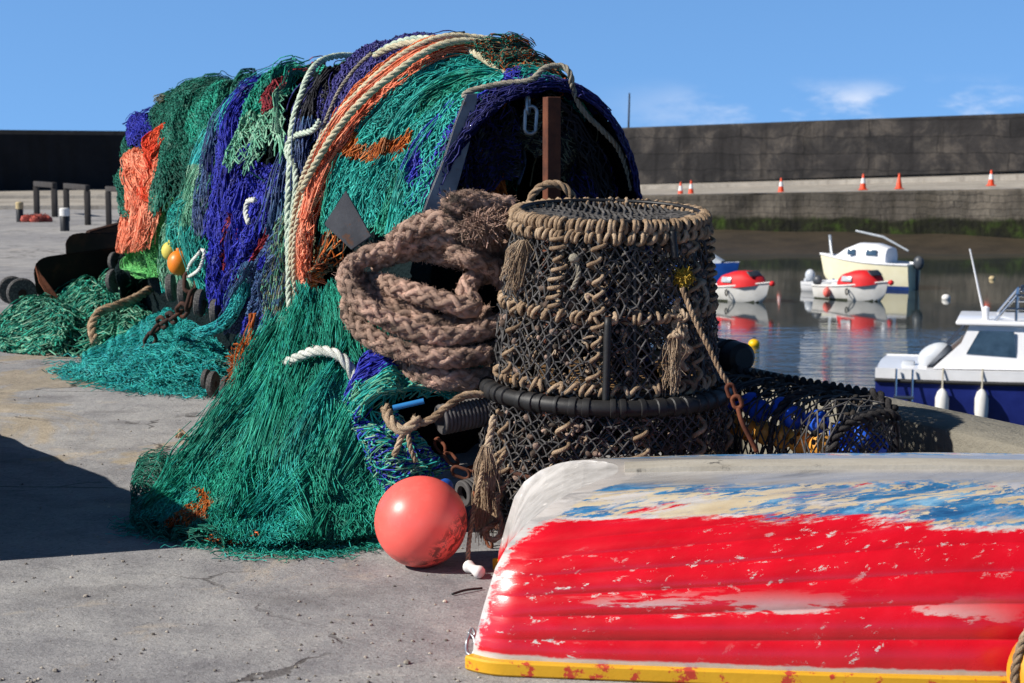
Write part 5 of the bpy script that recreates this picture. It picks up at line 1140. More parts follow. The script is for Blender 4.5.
mb = MB(); mb.lathe([(.045, 0), (.04, .02), (.028, .05), (.024, .06), (0, .06)], 20, TM((.06, .13, .07), axis_rot((.4, .85, .45)))); mb.build('neck', M_bluehull, th)
# ================================================================ BIG RED DINGHY, KEEL UP
XA = np.array([(0, 0), (.05, .004), (.15, .03), (.25, .06), (.31, .095), (.36, .15), (.395, .21), (.42, .27), (.434, .34), (.440, .40), (.60, .5)])
def dinghy_pt(u, q, side):
    """u 0 stern .. 1 bow; q 0 gunwale .. 1 keel"""
    LL = 2.7
    b = .575 + .085 * np.sin(np.clip(u / .62, 0, 1) * math.pi / 2) ; b = np.where(u > .45, b * (1 - np.clip((u - .45) / .55, 0, 1) ** 2.4), b) + .012
    b = b * (1 - .07 * np.clip(1 - u / .035, 0, 1) ** 2)
    D = .440 + .020 * np.sin(u * math.pi)
    th = q * math.pi / 2
    y = b * np.cos(th) ** .72; z = D * np.sin(th) ** .84
    lap = q * (8 + 5 * np.clip(1 - u / .5, 0, 1) ** 1.3); fr = lap - np.floor(lap); amp = .0115 * np.clip(u * 9, 0, 1) * np.clip((.90 - q) * 8, 0, 1)
    k = (np.abs(np.sin(math.pi * fr)) ** .7) * amp
    y = y + k * np.cos(th); z = z + k * np.sin(th) * .8
    xa = np.interp(z, XA[:, 0], XA[:, 1])
    x = xa + (LL - xa) * u
    return np.stack([x, side * y, z], -1), xa
nu, nq = 120, 300
uu = np.linspace(0, 1, nu) ** 1.25; qq = np.linspace(0, 1, nq)
Ug, Qg = np.meshgrid(uu, qq, indexing='ij')
ptsN, xaN = dinghy_pt(Ug, Qg, -1); ptsF, xaF = dinghy_pt(Ug, Qg, 1)
grid_ = np.concatenate([ptsN, ptsF[:, ::-1][:, 1:]], 1); xag = np.concatenate([xaN, xaF[:, ::-1][:, 1:]], 1); qg = np.concatenate([Qg, Qg[:, ::-1][:, 1:]], 1)
uv = np.stack([(grid_[..., 0] - xag), qg], -1).reshape(-1, 2)
t = NT('flaking_dinghy_paint'); v = t.co('Object'); uvc = t.sep(t.co('UV')); e = uvc[0]; q = uvc[1]; o3 = t.sep(v); z = o3[2]
lapc = t.math('MULTIPLY', q, t.math('ADD', 8, t.math('MULTIPLY', t.math('POWER', t.math('MAXIMUM', t.math('SUBTRACT', 1, t.math('MULTIPLY', e, .80)), 0), 1.3), 5)))
cv_ = t.n('ShaderNodeCombineXYZ'); t.l(e, cv_.inputs[0]); t.l(t.math('MULTIPLY', lapc, .075), cv_.inputs[1]); v = cv_.outputs[0]      # along and across the planks
st = lambda s, d=.5, det=9, r=.74, dist=.35: t.noise(s, det, r, t.mapv(v, (d, 1, 1), (d * 7, s, 0)), dist)
red = t.ramp(t.noise(6, 5, .6, v), [(.3, lin(186, 8, 22)), (.55, lin(206, 12, 30)), (.75, lin(214, 26, 44))])
white = t.ramp(st(9), [(.3, lin(176, 168, 160)), (.7, lin(212, 206, 202))])
cream = t.ramp(st(7), [(.3, lin(180, 156, 120)), (.65, lin(208, 194, 166))])
blue = t.ramp(st(16), [(.3, lin(30, 62, 104)), (.52, lin(52, 116, 162)), (.70, lin(140, 184, 206))])
grey = t.ramp(st(7, .25), [(.33, lin(78, 76, 76)), (.45, lin(150, 146, 143)), (.7, lin(190, 186, 182))])
# small chips through the red
lapf = t.math('FRACT', lapc); lape = t.step(t.math('ABSOLUTE', t.math('SUBTRACT', lapf, .88)), .22, .02)
chips = t.math('ADD', st(34, .6), t.math('MULTIPLY', lape, .025))
chip = t.math('MULTIPLY', t.step(chips, .60, .63), t.step(t.noise(2.2, 4, .6, t.mapv(v, (.5, 1, 1), (5, 5, 0))), .44, .58))
lapwear = t.math('MULTIPLY', t.step(t.math('ADD', st(4.5, .30, 8, .75), t.math('MULTIPLY', lape, .11)), .70, .76), .18)
bigw = t.math('MULTIPLY', t.math('MULTIPLY', t.step(e, .12, .45), t.step(e, 1.5, 1.1)), t.step(t.math('ADD', st(4.2, .16, 9, .66, .5), t.math('MULTIPLY', lape, .02)), .580, .600))
hz_ = t.math('MULTIPLY', t.step(q, .30, .16), t.step(q, .03, .07))
sc_m = t.math('MAXIMUM', t.math('MAXIMUM', chip, lapwear), t.math('MULTIPLY', bigw, hz_), True)
c = t.mix(sc_m, red, white)
c = t.mix(t.math('MULTIPLY', t.step(st(11, .6), .60, .72), .5), c, lin(150, 8, 20))
# bare cream and blue zone near the turn of the bilge
bz = t.math('ADD', q, t.math('MULTIPLY', t.math('SUBTRACT', st(3.0, .4), .5), .34))
zone = t.step(bz, .585, .605)
fine_ = t.math('MULTIPLY', t.math('SUBTRACT', t.noise(46, 6, .7, t.mapv(v, (.6, 1, 1))), .5), .45)
patch = t.mix(t.step(t.math('ADD', t.noise(8.5, 9, .74, t.mapv(v, (.30, 1.0, 1.3), (3, 0, 0)), .5), fine_), .475, .515), cream, blue)
patch = t.mix(t.math('MULTIPLY', t.step(t.noise(10, 9, .76, t.mapv(v, (.4, 1, 1), (1, 5, 0))), .50, .60), .6), patch, lin(176, 160, 146))
patch = t.mix(t.step(t.noise(9, 9, .78, t.mapv(v, (.45, 1, 1.2), (9, 2, 0)), .5), .58, .62), patch, red)
patch = t.mix(t.step(t.noise(9, 9, .78, t.mapv(v, (.35, 1, 1.2), (4, 7, 0)), .5), .57, .63), patch, white)
c = t.mix(zone, c, patch)
# white primer line between
c = t.mix(t.math('MULTIPLY', t.step(t.math('ABSOLUTE', t.math('SUBTRACT', bz, .59)), .020, .006), t.step(st(8), .46, .54)), c, white)
kz = t.math('ADD', q, t.math('MULTIPLY', t.math('SUBTRACT', st(4, .3), .5), .20))
c = t.mix(t.step(kz, .83, .875), c, grey)
# worn stern edge
ez = t.math('ADD', e, t.math('MULTIPLY', t.math('SUBTRACT', t.noise(15, 9, .78, v), .5), .17))
ew = t.math('SUBTRACT', t.math('ADD', .016, t.math('MULTIPLY', t.step(q, .35, .7), .045)), ez)
c = t.mix(t.step(ew, -.006, .010), c, t.mix(t.step(st(5), .5, .62), white, grey))
# white band above the yellow rail
bw = t.math('ADD', z, t.math('MULTIPLY', t.math('SUBTRACT', st(9, .5), .5), .03))
c = t.mix(t.step(bw, .040, .032), c, white)
t.bump(t.math('ADD', t.math('MULTIPLY', sc_m, -.6), t.math('MULTIPLY', zone, -.6)), .35, .003); t.bump(st(30, .6), .2, .003)
M_dinghy = t.out(c, t.ramp(st(12), [(.3, (.2, .2, .2, 1)), (.7, (.42, .42, .42, 1))]), spec=.5, coat=.4)
M_dinghy.node_tree.nodes['Principled BSDF'].inputs['Coat Roughness'].default_value = .18
g0 = G(464.5, 673); yaw = -.055
th = thing('upturned_dinghy', 'upturned red dinghy with flaking paint and a yellow rail along its bottom edge', 'dinghy', (g0[0] + .05, g0[1] + .585, .019), yaw)
mb = MB(); mb.grid(grid_); o = mb.build('hull', M_dinghy, th, smooth='all', uv=uv)
# stern panel
t = NT('worn_red_panel'); v = t.co(); zz_ = t.sep(v)
w_ = t.math('ADD', t.math('ADD', zz_[2], t.math('MULTIPLY', zz_[1], .25)), t.math('MULTIPLY', t.math('SUBTRACT', t.noise(9, 7, .72, v), .5), .22))
cc = t.mix(t.step(w_, .19, .25), t.ramp(t.noise(6, 5, .6, v), [(.3, lin(186, 8, 22)), (.7, lin(212, 22, 40))]), t.ramp(t.noise(5, 7, .7, v), [(.35, lin(150, 146, 142)), (.6, lin(200, 196, 192))]))
cc = t.mix(t.step(t.noise(24, 7, .7, v), .62, .66), cc, lin(222, 216, 210)); M_transom = t.out(cc, .4)
mb = MB(); tr = grid_[0]; cen = tr.mean(0); rings_ = [tr * (1 - k) + (cen * [0, 1, 1] + tr * [1, 0, 0]) * k + np.array([.035 * min(1, k * 4), 0, 0]) for k in (0, .02, .06, .15, .5, .98)]
mb.grid(np.array([np.stack([tr[:, 0] + .025 * min(1, k * 6), tr[:, 1] * (1 - k), tr[:, 2]], 1) for k in (0, .04, .12, .4, .7, .999)])); mb.build('transom', M_transom, th)
# gunwale rail
yp = pm('chipped_yellow_paint', [(0, lin(202, 148, 22)), (1, lin(224, 172, 40))], scale=5, rough=.5, bump=.2, spots=(16, .55, .60, lin(186, 60, 40)), vscale=(.4, 1, 1))
rail = np.concatenate([grid_[:, 0], grid_[::-1, -1]]); 
def rail_sweep(path, prof):
    rows = []
    for i, p_ in enumerate(path):
        a = path[max(0, i - 1)]; b = path[min(len(path) - 1, i + 1)]; tt = (b - a) * [1, 1, 0]; tt = tt / (np.linalg.norm(tt) + 1e-9); nn = np.array([tt[1], -tt[0], 0])
        rows.append([p_ + nn * u_ + np.array([0, 0, w_]) for u_, w_ in prof])
    return np.array(rows)
pr = [(-.01, -.018), (.020, -.018), (.026, -.012), (.027, .018), (.022, .023), (-.01, .024)]
for sl_ in (grid_[:, 0] + (0, 0, 0), grid_[::-1, -1]):
    sw = rail_sweep(sl_, pr); mb = MB(); mb.grid(sw); mb.poly(sw[0]); mb.poly(sw[-1][::-1]); mb.build('gunwale_rail', yp, th)
# wide worn keel strip
ks = [(x, 0, np.interp(x, [.42, .6, 1.3, 2.2, 2.6], [.440, .449, .461, .455, .448])) for x in np.linspace(.42, 2.55, 40)]
sw = rail_sweep(np.array(ks), [(-.07, -.02), (-.06, .010), (-.02, .016), (.02, .016), (.06, .010), (.07, -.02)]); mb = MB(); mb.grid(sw); mb.poly(sw[0]); mb.poly(sw[-1][::-1])
mb.build('keel_strip', pm('bare_grey_keel', [(0, lin(150, 142, 128)), (1, lin(186, 180, 168))], scale=5, rough=.8, bump=.4, vscale=(.4, 2, 2), spots=(8, .62, .7, lin(90, 86, 80))), th)
mb = MB()
for x in (.42, .93, 1.22, 1.6): mb.lathe([(0, 0), (.007, 0), (.006, .004), (0, .005)], 10, TM((x, -.615 - .04 * min(1, x), .012), axis_rot((0, -1, 0))))
mb.build('rail_bolt', M_rustdark, th)
# snap hook at the stern corner
hk = px_path([(470, 634, 4.68), (467, 642, 4.66), (467, 652, 4.65), (472, 655, 4.64), (475, 648, 4.65), (474, 638, 4.67), (470, 634, 4.68)])
mb = MB(); mb.tube(crom(hk, 40), .0055, 8); mb.tube(crom(px_path([(469, 634, 4.68), (472, 629, 4.70), (475, 634, 4.68), (472, 638, 4.68), (469, 634, 4.68)]), 20), .005, 8)
tag(mb.build('snap_hook', M_galv, smooth='all'), 'steel snap hook hanging at the stern corner of the red dinghy', 'snap hook')
# painted float with rope at the right edge
c = P(1036, 668, 4.2); c[2] = .09
th = thing('painted_float', 'orange and yellow float with a tan rope at the right hand end of the dinghy', 'net float', c)
mb = MB(); mb.ball((0, 0, 0), .09, 24, 16, sc=(.8, .8, 1.15)); mb.build('float', pm('orange_yellow_paint', [(0, lin(200, 70, 20)), (.5, lin(226, 150, 30)), (1, lin(236, 180, 60))], scale=9, rough=.5, vscale=(1, 1, .5)), th)
mb = MB(); rope_mb(mb, [(-.045, -.05, -.09), (-.066, -.04, 0), (-.05, -.03, .08), (-.02, -.02, .13), (.02, 0, .14)], .012); mb.build('rope', M_tanrope, th, smooth='all')
# ================================================================ POTS
M_wood = pm('pot_floor_slat', [(0, lin(120, 90, 58)), (1, lin(166, 130, 88))], scale=6, rough=.85, bump=.4, vscale=(.5, 3, 3))
M_shell = pm('barnacle_and_weed', [(0, lin(58, 50, 42)), (.5, lin(104, 86, 74)), (1, lin(160, 136, 122))], scale=40, rough=.9, bump=.6, bscale=120, island=.35)
M_twine = pm('black_pot_twine', [(0, lin(40, 39, 40)), (1, lin(92, 89, 87))], scale=20, rough=.8, bump=.2, island=.2)
M_twine2 = pm('grey_pot_twine', [(0, lin(50, 48, 46)), (1, lin(104, 98, 88))], scale=20, rough=.85, bump=.2, island=.25)
M_yk = ropemat('yellow_twine', [(150, 120, 40), (196, 160, 60), (214, 184, 90)])
def ring(r, z, n=120): a = np.linspace(0, 2 * math.pi, n, endpoint=False); return np.stack([r * np.cos(a), r * np.sin(a), np.full(n, z)], 1)
def lashing(mb, r, z, rt, rr, wraps, a0=0, a1=2 * math.pi, m=0, jit=.25, sides=6, skip=0.0):
    """rope wound round a hoop of radius r at height z"""
    k = 9; ncur = wraps * k; s = np.linspace(0, 1, ncur + 1); a = a0 + (a1 - a0) * s; ph = 2 * math.pi * wraps * s
    a = a + jit * (a1 - a0) / wraps * fn(np.c_[s * wraps * .9, s * 0, s * 0], 2.2, 2); rad = rt * (1 + .34 * fn(np.c_[s * wraps, s * 0 + z, s * 0], 1.9, 3))
    p = np.stack([(r + rad * np.cos(ph)) * np.cos(a), (r + rad * np.cos(ph)) * np.sin(a), z + rad * np.sin(ph)], 1)
    mb.tube(p, rr * (1 + .12 * fn(p, 60, 1)), sides, m=m)
def wall_lash(mb, a, z0, z1, Rf, n, rr, amp=.035, m=0, seed=0):
    """rope zig-zag up the side of a pot at angle a"""
    s = np.linspace(0, 1, n * 12); q_ = np.stack([s * n, 0 * s + seed, 0 * s + a], -1); z = z0 + (z1 - z0) * (s + .5 / n * fn(q_, 1.1, 1) * .5); ph = s * n * 2 * math.pi + seed; am = 1 + .55 * fn(q_, 1.3, 2); r = Rf(z) + .012 + .020 * np.cos(ph) * am; aa = a + amp / Rf(z) * (np.sin(ph) * am + .8 * fn(q_, .8, 3))
    mb.tube(np.stack([r * np.cos(aa), r * np.sin(aa), z], 1), rr, 6, m=m)
def pot_net(mb, Rf, z0, z1, na, nz, r, m=0, jit=.006):
    i, j = np.meshgrid(np.arange(na), np.arange(nz + 1), indexing='ij'); a = (i + .5 * (j % 2)) * 2 * math.pi / na; z = z0 + (z1 - z0) * j / nz
    rr = Rf(z) + rng.normal(size=z.shape) * jit; p = np.stack([rr * np.cos(a), rr * np.sin(a), z + rng.normal(size=z.shape) * jit], -1) + rng.normal(size=z.shape + (3,)) * jit * .5
    for k in (0, 1):
        jj = j[:, :-1]; ii = i[:, :-1]; ti = np.where(jj % 2 == 0, ii - k, ii + k) % na; A = p[:, :-1].reshape(-1, 3); B = p[ti, jj + 1].reshape(-1, 3)
        g = rng.random(len(A)) > .02; mb.segs(A[g], B[g], r * rng.uniform(.8, 1.3, g.sum()), m, sides=5)
    q = p.reshape(-1, 3); mb.segs(q - (0, 0, r * 1.5), q + (0, 0, r * 1.5), r * 1.9, m, sides=5)   # knots
def tassel(mb, top, bot, n, spread, r, m=0):
    top = np.asarray(top); bot = np.asarray(bot)
    for i in range(n):
        o = rng.normal(size=3) * spread * np.array([1, .6, .3]); w1 = rng.normal(size=3) * spread * .35; w2 = rng.normal(size=3) * spread * .45; p = crom([top + o * .35, top * .7 + bot * .3 + o * .9 + w1, top * .35 + bot * .65 + o * .8 + w2, bot + o * 1.1 + (0, 0, rng.normal() * spread * 1.5)], 10)
        mb.tube(p, r, 4, m=m, caps=False)
def make_pot(name, label, loc, tilt, Hh, R0, R1, hose_top=False, group='stacked round pots'):
    th = thing(name, label, 'lobster pot', loc, group=group, rot=tilt)
    Rf = lambda z: R0 + (R1 - R0) * np.asarray(z) / Hh
    mb = MB()
    for z in (.015, Hh * .46, Hh - .02): mb.tube(ring(Rf(z) - .004, z), .011, 8, closed=True)
    mb.build('hoops', M_rustdark, th, smooth='all')
    for k in range(8):
        mb = MB(); a = k * math.pi / 4 + .2; mb.tube([((R0 - .005) * math.cos(a), (R0 - .005) * math.sin(a), 0.01), ((R1 - .005) * math.cos(a), (R1 - .005) * math.sin(a), Hh - .02)], .010, 7); mb.build('upright', M_black, th)
    mb = MB(); pot_net(mb, lambda z: Rf(z) + .006, .0, Hh - .01, 62, int(Hh / .0225), .0031); pot_net(mb, lambda z: Rf(z) - .014, .0, Hh - .01, 36, int(Hh / .04), .0024, 1, .01)
    mb.build('side_netting', [M_twine, M_twine2], th, smooth='all')
    # entrance funnels inside
    mb = MB()
    for s_ in (-1, 1):
        sub = MB(); pot_net(sub, lambda z: .09 + .14 * (1 - np.asarray(z) / .26), 0, .26, 22, 9, .0032)
        vv = np.concatenate(sub.v); M = TM((s_ * (R0 - .10), -.06, Hh * .45), axis_rot((-s_, .25, .1))); off = 0
        for f_, m_ in sub.f[4]: mb.f.setdefault(4, []).append((f_ + mb.n, m_))
        if 5 in sub.f: pass
        mb.v.append(xf(vv, M)); mb.n += len(vv)
    mb.build('entrance_funnel', M_twine2, th, smooth='all')
    mb = MB()
    for k in range(7):
        x = -R0 * .8 + k * R0 * 1.6 / 6; w_ = math.sqrt(max(.01, R0 ** 2 - x * x)) * 1.9; mb.box((x, 0, .022), (.055, w_, .016), bev=.003)
    mb.build('floor_slats', M_wood, th)
    # growth clinging to the mesh
    n = 800; a = rng.uniform(-math.pi - .4, .4, n); z = rng.uniform(.03, Hh - .05, n); r = Rf(z) + .006 - rng.uniform(0, .05, n)
    keep = fn(np.stack([a * 1.5, z * 6, 0 * a], -1), 1.6, 4) + rng.normal(size=n) * .3 > .05; a, z, r = a[keep], z[keep], r[keep]
    mb = MB()
    for ai, zi, ri in zip(a, z, r):
        s_ = rng.uniform(.003, .0125) if rng.random() < .7 else rng.uniform(.008, .017); mb.ball((ri * math.cos(ai), ri * math.sin(ai), zi), s_, 7, 5, sc=(1, 1, rng.uniform(.7, 1.8)), rot=rotm(rng.uniform(0, 3), rng.uniform(0, 3), 0), noise=.25, nscale=1.5)
    mb.build('growth', M_shell, th, smooth='all')['kind'] = 'stuff'
    mb = MB()
    for q_ in range(70):
        a_ = rng.uniform(-math.pi - .3, .3); z_ = rng.uniform(.04, Hh - .06); r_ = Rf(z_) - rng.uniform(-.01, .04); k_ = 5; a2 = a_ + np.cumsum(rng.normal(size=k_)) * .045; z2 = z_ + np.cumsum(rng.normal(size=k_)) * .016
        mb.tube(crom(np.stack([(r_ + rng.normal(size=k_) * .006) * np.cos(a2), (r_ + rng.normal(size=k_) * .006) * np.sin(a2), np.clip(z2, .02, Hh)], 1), 12), rng.uniform(.003, .0075), 5)
    mb.build('rope_scrap', M_beige, th, smooth='all')['kind'] = 'stuff'
    return th, Rf
CXp, CYp = .345, 6.45
tilt_lo = (R(3.5), R(.5), R(20)); tilt = (R(5.0), R(1.0), 0.0)
# lower pot
th, Rf = make_pot('round_pot', 'lower round pot with a black rubber hose round its rim, under the tan lashed pot', (CXp, CYp, .012), (R(3), 0, .4), .52, .47, .452)
mb = MB(); rr_ = ring(.455, .515, 160); mb.tube(rr_, .030 * (1 + .05 * fn(rr_, 9, 1)), 12, closed=True)
for a in np.concatenate([np.arange(-2.9, -.3, .13), np.arange(-.2, 3.3, .4)]):
    a = a + rng.normal() * .02 - .4; M = TM((.455 * math.cos(a), .455 * math.sin(a), .515), axis_rot((-math.sin(a), math.cos(a), 0))); w_ = rng.uniform(.008, .022); mb.lathe([(.030, -w_), (.0355, -w_ * .8), (.0365, 0), (.0355, w_ * .8), (.030, w_)], 14, M)
mb.build('rim_hose', M_rubber, th)
mb = MB()
for k, a in enumerate((-2.55, -1.95, -1.35, -.8, -.2, .9, 2.0)):
    mb = MB(); a -= .4; wall_lash(mb, a, .06, .46, Rf, 5, .0085, .022, seed=k); mb.build('rope_lashing', M_tanrope, th, smooth='all')
# upper pot
UZ = .565
th, Rf = make_pot('round_pot', 'upper round pot lashed with tan rope, on top of the hose rimmed pot', (CXp + .012, CYp, UZ), tilt, .625, .425, .352)
mb = MB(); lashing(mb, .352, .612, .021, .0082, 112, jit=.7); mb.build('rope_lashing', M_tanrope, th, smooth='all'); mb = MB(); lashing(mb, .362, .574, .019, .008, 98, jit=.9); mb.build('rope_lashing', M_tanrope, th, smooth='all'); mb = MB()
lashing(mb, Rf(.29), .290, .019, .0078, 78, jit=1.2); mb.build('rope_lashing', M_tanrope, th, smooth='all'); mb = MB(); lashing(mb, Rf(.03) - .0, .03, .02, .0085, 26, a0=-2.9, a1=-.4, jit=1.2); mb.build('rope_lashing', M_tanrope, th, smooth='all')
for k, a in enumerate((-2.62, -2.12, -1.72, -.98, -.72, -.30, .6, 1.5, 2.4)):
    mb = MB(); wall_lash(mb, a, .30 if k % 2 else .05, .57 if k != 3 else .30, Rf, 7 + k % 3, .0078, .020, seed=k * 1.3); mb.build('rope_lashing', M_tanrope, th, smooth='all')
mb = MB(); n = 13; rads = np.linspace(.02, .34, n)
g = np.linspace(-.34, .34, 33)
for q in g:
    w_ = math.sqrt(.342 ** 2 - q * q) if abs(q) < .34 else 0
    if w_ < .03: continue
    for ax_ in (0, 1):
        s = np.linspace(-w_, w_, 24); p = np.stack([s, np.full(24, q), np.full(24, .618)], 1) if ax_ == 0 else np.stack([np.full(24, q), s, np.full(24, .624)], 1)
        p[:, 2] += -.018 * (1 - (s / .35) ** 2) + .004 * np.sin(s * 60 + q * 90); p[:, 0] += .006 * np.sin(s * 25 + q * 50); mb.tube(p, .0058, 5)
mb.build('top_netting', M_twine, th, smooth='all')
mb = MB(); mb.tube(ring(.336, .630), .008, 8, closed=True); mb.build('top_rim_bar', M_black, th, smooth='all')
for a, zt, zb_, n_ in ((-2.55, .54, .40, 150), (-1.02, .24, .06, 60)):
    mb = MB()
    r0 = Rf(zt) + .03; r1 = Rf(zb_) + .035; tassel(mb, (r0 * math.cos(a), r0 * math.sin(a), zt), (r1 * math.cos(a - .06), r1 * math.sin(a - .06), zb_), n_, .020, .0013)
    mb.build('frayed_end', M_beige, th, smooth='all')
for a, z in ((-1.95, .50), (-.62, .40)):
    mb = MB(); p = [(Rf(z) + .02) * math.cos(a), (Rf(z) + .02) * math.sin(a), z]; mb.ball(p, .018, 12, 8, sc=(1.2, 1, .9), noise=.2, nscale=30); rope_mb(mb, [p, [p[0] * 1.02 + .02, p[1] * 1.02, z - .05], [p[0] * 1.03, p[1] * 1.03, z - .11]], .009); mb.build('knot', M_greyrope, th, smooth='all')
for a, z0, z1 in ((-1.62, .30, -.02), (-1.0, .60, .50)):
    mb = MB(); p = [[(Rf(z) + .030 + .004 * math.sin(z * 40)) * math.cos(a), (Rf(z) + .030) * math.sin(a), z] for z in np.linspace(z0, z1, 12)]; mb.tube(p, [.012, .014, .015, .015, .014, .014, .014, .014, .014, .014, .013, .012], 8); mb.build('black_strap', M_rubber, th, smooth='all')
mb = MB()
for q_ in range(5):
    aa = -1.02 + .05 * rng.normal(); zz = np.linspace(.36 - .03 * q_, .10 + .03 * q_, 9); rr2 = Rf(zz) + .03 + .012 * rng.normal(size=9); rope_mb(mb, np.stack([rr2 * np.cos(aa + .03 * rng.normal(size=9)), rr2 * np.sin(aa), zz], 1), .011, fuzz=60)
mb.build('rope_bunch', M_beige, th, smooth='all')
mb = MB(); c0 = np.array([(Rf(.42) + .02) * math.cos(-.88), (Rf(.42) + .02) * math.sin(-.88), .43]); n_ = 500; D = rng.normal(size=(n_, 3)); D /= np.linalg.norm(D, axis=1)[:, None]; mb.ball(c0, .022, 12, 8, noise=.3, nscale=30); A = c0 + D * .024; mb.segs(A, A + rng.normal(size=(n_, 3)) * .012, .002); mb.build('yellow_knot', M_yk, th, smooth='all')
# line from the yellow knot down to the shackle
ln = px_path([(682, 288, 6.08), (694, 318, 6.04), (708, 346, 6.02), (722, 374, 6.0), (731, 386, 6.0)])
o = rope('haul_line', 'tan line running from the yellow knot down the pot to a rusty swivel', ln, .0105, M_tanrope)
mb = MB(); link(mb, P(731, 391, 5.99), (.35, 0, -1), .013, .024, .0075, (1, .2, .3)); link(mb, P(737, 402, 5.98), (.35, 0, -1), .015, .022, .008, (1, -.3, .3)); mb.tube(crom(px_path([(738, 408, 5.98), (742, 422, 5.97), (750, 438, 5.97), (757, 452, 5.97)]), 20), .009, 7); mb.build('swivel', M_rust, o, smooth='all')
# beige tassel and toggle at the left of the lower pot
rope('beige_line', 'thin beige line hanging from the lower pot to the white toggle', px_path([(494, 424, 5.93), (488, 446, 5.90), (480, 480, 5.80), (472, 520, 5.70), (468, 556, 5.62), (470, 566, 5.60)]), .0085, M_tanrope)
mb = MB(); tassel(mb, P(487, 446, 5.88), P(484, 524, 5.80), 220, .020, .0012); rope_mb(mb, px_path([(494, 416, 5.95), (491, 432, 5.92), (486, 452, 5.88)]), .014, fuzz=100)
tag(mb.build('rope_tassel', M_beige, smooth='all'), 'frayed beige rope tassel hanging from the lower pot behind the buoy', 'rope tassel')
rope('tan_offcut', 'knotted tan rope piled at the foot of the lower pot', px_path([(506, 452, 5.95), (496, 470, 5.9), (500, 490, 5.86), (490, 508, 5.82), (497, 520, 5.78), (484, 532, 5.76), (494, 540, 5.74), (502, 528, 5.76), (496, 500, 5.82), (508, 480, 5.86)]), .011, M_tanrope, fuzz=200)
mb = MB(); A_t = P(466, 565, 5.58); B_t = P(482, 583, 5.52); A_t[2] = max(A_t[2], .022); B_t[2] = .020
mb.tube(crom([A_t, A_t * .7 + B_t * .3, A_t * .4 + B_t * .6, B_t], 14), [.014, .020, .022, .021, .018, .016, .015, .016, .018, .020, .022, .022, .020, .013], 12)
tag(mb.build('white_toggle', M_white, smooth='all'), 'white plastic toggle lying at the end of the beige line', 'toggle')
# ---- third pot along the kerb, filled with floats
C0 = np.array([.925, 7.05, 0]) ; ad = np.array([.515, -.81, 0]); ad /= np.linalg.norm(ad); pd = np.array([-ad[1], ad[0], 0]) * -1.0    # pd points away from the kerb (towards the camera side)
if pd @ PP > 0: pd = -pd
Lp3 = .98
prof3 = crom([(0, 0, 0), (0, .30, 0), (.02, .47, 0), (.07, .505, 0), (.16, .50, 0), (.27, .475, 0), (.34, .40, 0), (.36, .24, 0), (.36, 0, 0)], 60)[:, :2]
def p3(s, k):
    s = np.asarray(s, float); k = np.clip(k, 0, 1); a = np.interp(k, np.linspace(0, 1, 60), prof3[:, 0]); z = np.interp(k, np.linspace(0, 1, 60), prof3[:, 1])
    en = 1 - .12 * np.clip((s - .9) / .1, 0, 1) - .12 * np.clip((.06 - s) / .06, 0, 1)
    return C0 + ad * (s * Lp3)[..., None] + pd * (a + .0 * s)[..., None] + np.stack([0 * s, 0 * s, z * en], -1)
th = thing('long_pot', 'long dark pot full of blue and amber floats beside the kerb', 'lobster pot', (0, 0, 0))
mb = MB()
for s in (0.02, .33, .66, .97): mb.tube(p3(np.full(60, s), np.linspace(0, 1, 60)), .012, 7)
for k in (0.02, .98): mb.tube(p3(np.linspace(.0, .98, 20), np.full(20, k)), .012, 7)
mb.build('frame', M_black, th, smooth='all')
mb = MB(); ns, nk = 22, 24; i, j = np.meshgrid(np.arange(ns + 1), np.arange(nk + 1), indexing='ij')
for lay_ in (0,):
    pp_ = p3((i + .5 * (j % 2)) / (ns + .5), j / nk) + rng.normal(size=i.shape + (3,)) * .006 - (0, 0, .022 * lay_)
    for k in (0, 1):
        jj = j[:, :-1]; ii = i[:, :-1]; ti = np.clip(np.where(jj % 2 == 0, ii - k, ii + k), 0, ns); mb.segs(pp_[:, :-1].reshape(-1, 3), pp_[ti, jj + 1].reshape(-1, 3), .0036, 0, 5)
# net over the end facing the dinghy
for lay_ in range(1):
    a_ = np.linspace(.02, .35, 12); z_ = np.linspace(.01, .46, 16); aa, zz = np.meshgrid(a_, z_, indexing='ij'); top_ = np.interp(aa, prof3[8:52, 0], prof3[8:52, 1]); zz = np.minimum(zz, top_)
    q_ = C0 + ad * (Lp3 * .98 - lay_ * .03) + pd * (aa + (np.arange(16) % 2) * .014)[..., None] + np.stack([0 * zz, 0 * zz, zz], -1); q_ = q_ + rng.normal(size=q_.shape) * .004
    mb.segs(q_[:-1, :-1].reshape(-1, 3), q_[1:, 1:].reshape(-1, 3), .004, 0, 5); mb.segs(q_[1:, :-1].reshape(-1, 3), q_[:-1, 1:].reshape(-1, 3), .004, 0, 5)
mb.build('netting', M_twine, th, smooth='all')
mb = MB(); rope_mb(mb, p3(np.linspace(0, .98, 24), np.full(24, .40)) + (0, 0, .016), .024, strands=2, pitch=.085, sides=8); rope_mb(mb, p3(np.full(24, .985), np.linspace(.38, .98, 24)), .020, strands=2, pitch=.08, sides=8); rope_mb(mb, p3(np.full(24, .66), np.linspace(.38, .98, 24)) + (0, 0, .01), .014, strands=2, pitch=.07)
mb.build('edge_rope', M_blkrope, th, smooth='all')
mb = MB()
for i_ in range(170):
    s = rng.uniform(.0, 1.0); k = rng.uniform(.38, .56) if rng.random() < .75 else rng.uniform(.5, .98); q_ = p3(np.array(s), np.array(k)) - (0, 0, rng.uniform(0, .03)); mb.ball(q_, rng.uniform(.006, .017), 7, 5, sc=(1, 1, rng.uniform(.6, 1.6)), noise=.25, nscale=1.5)
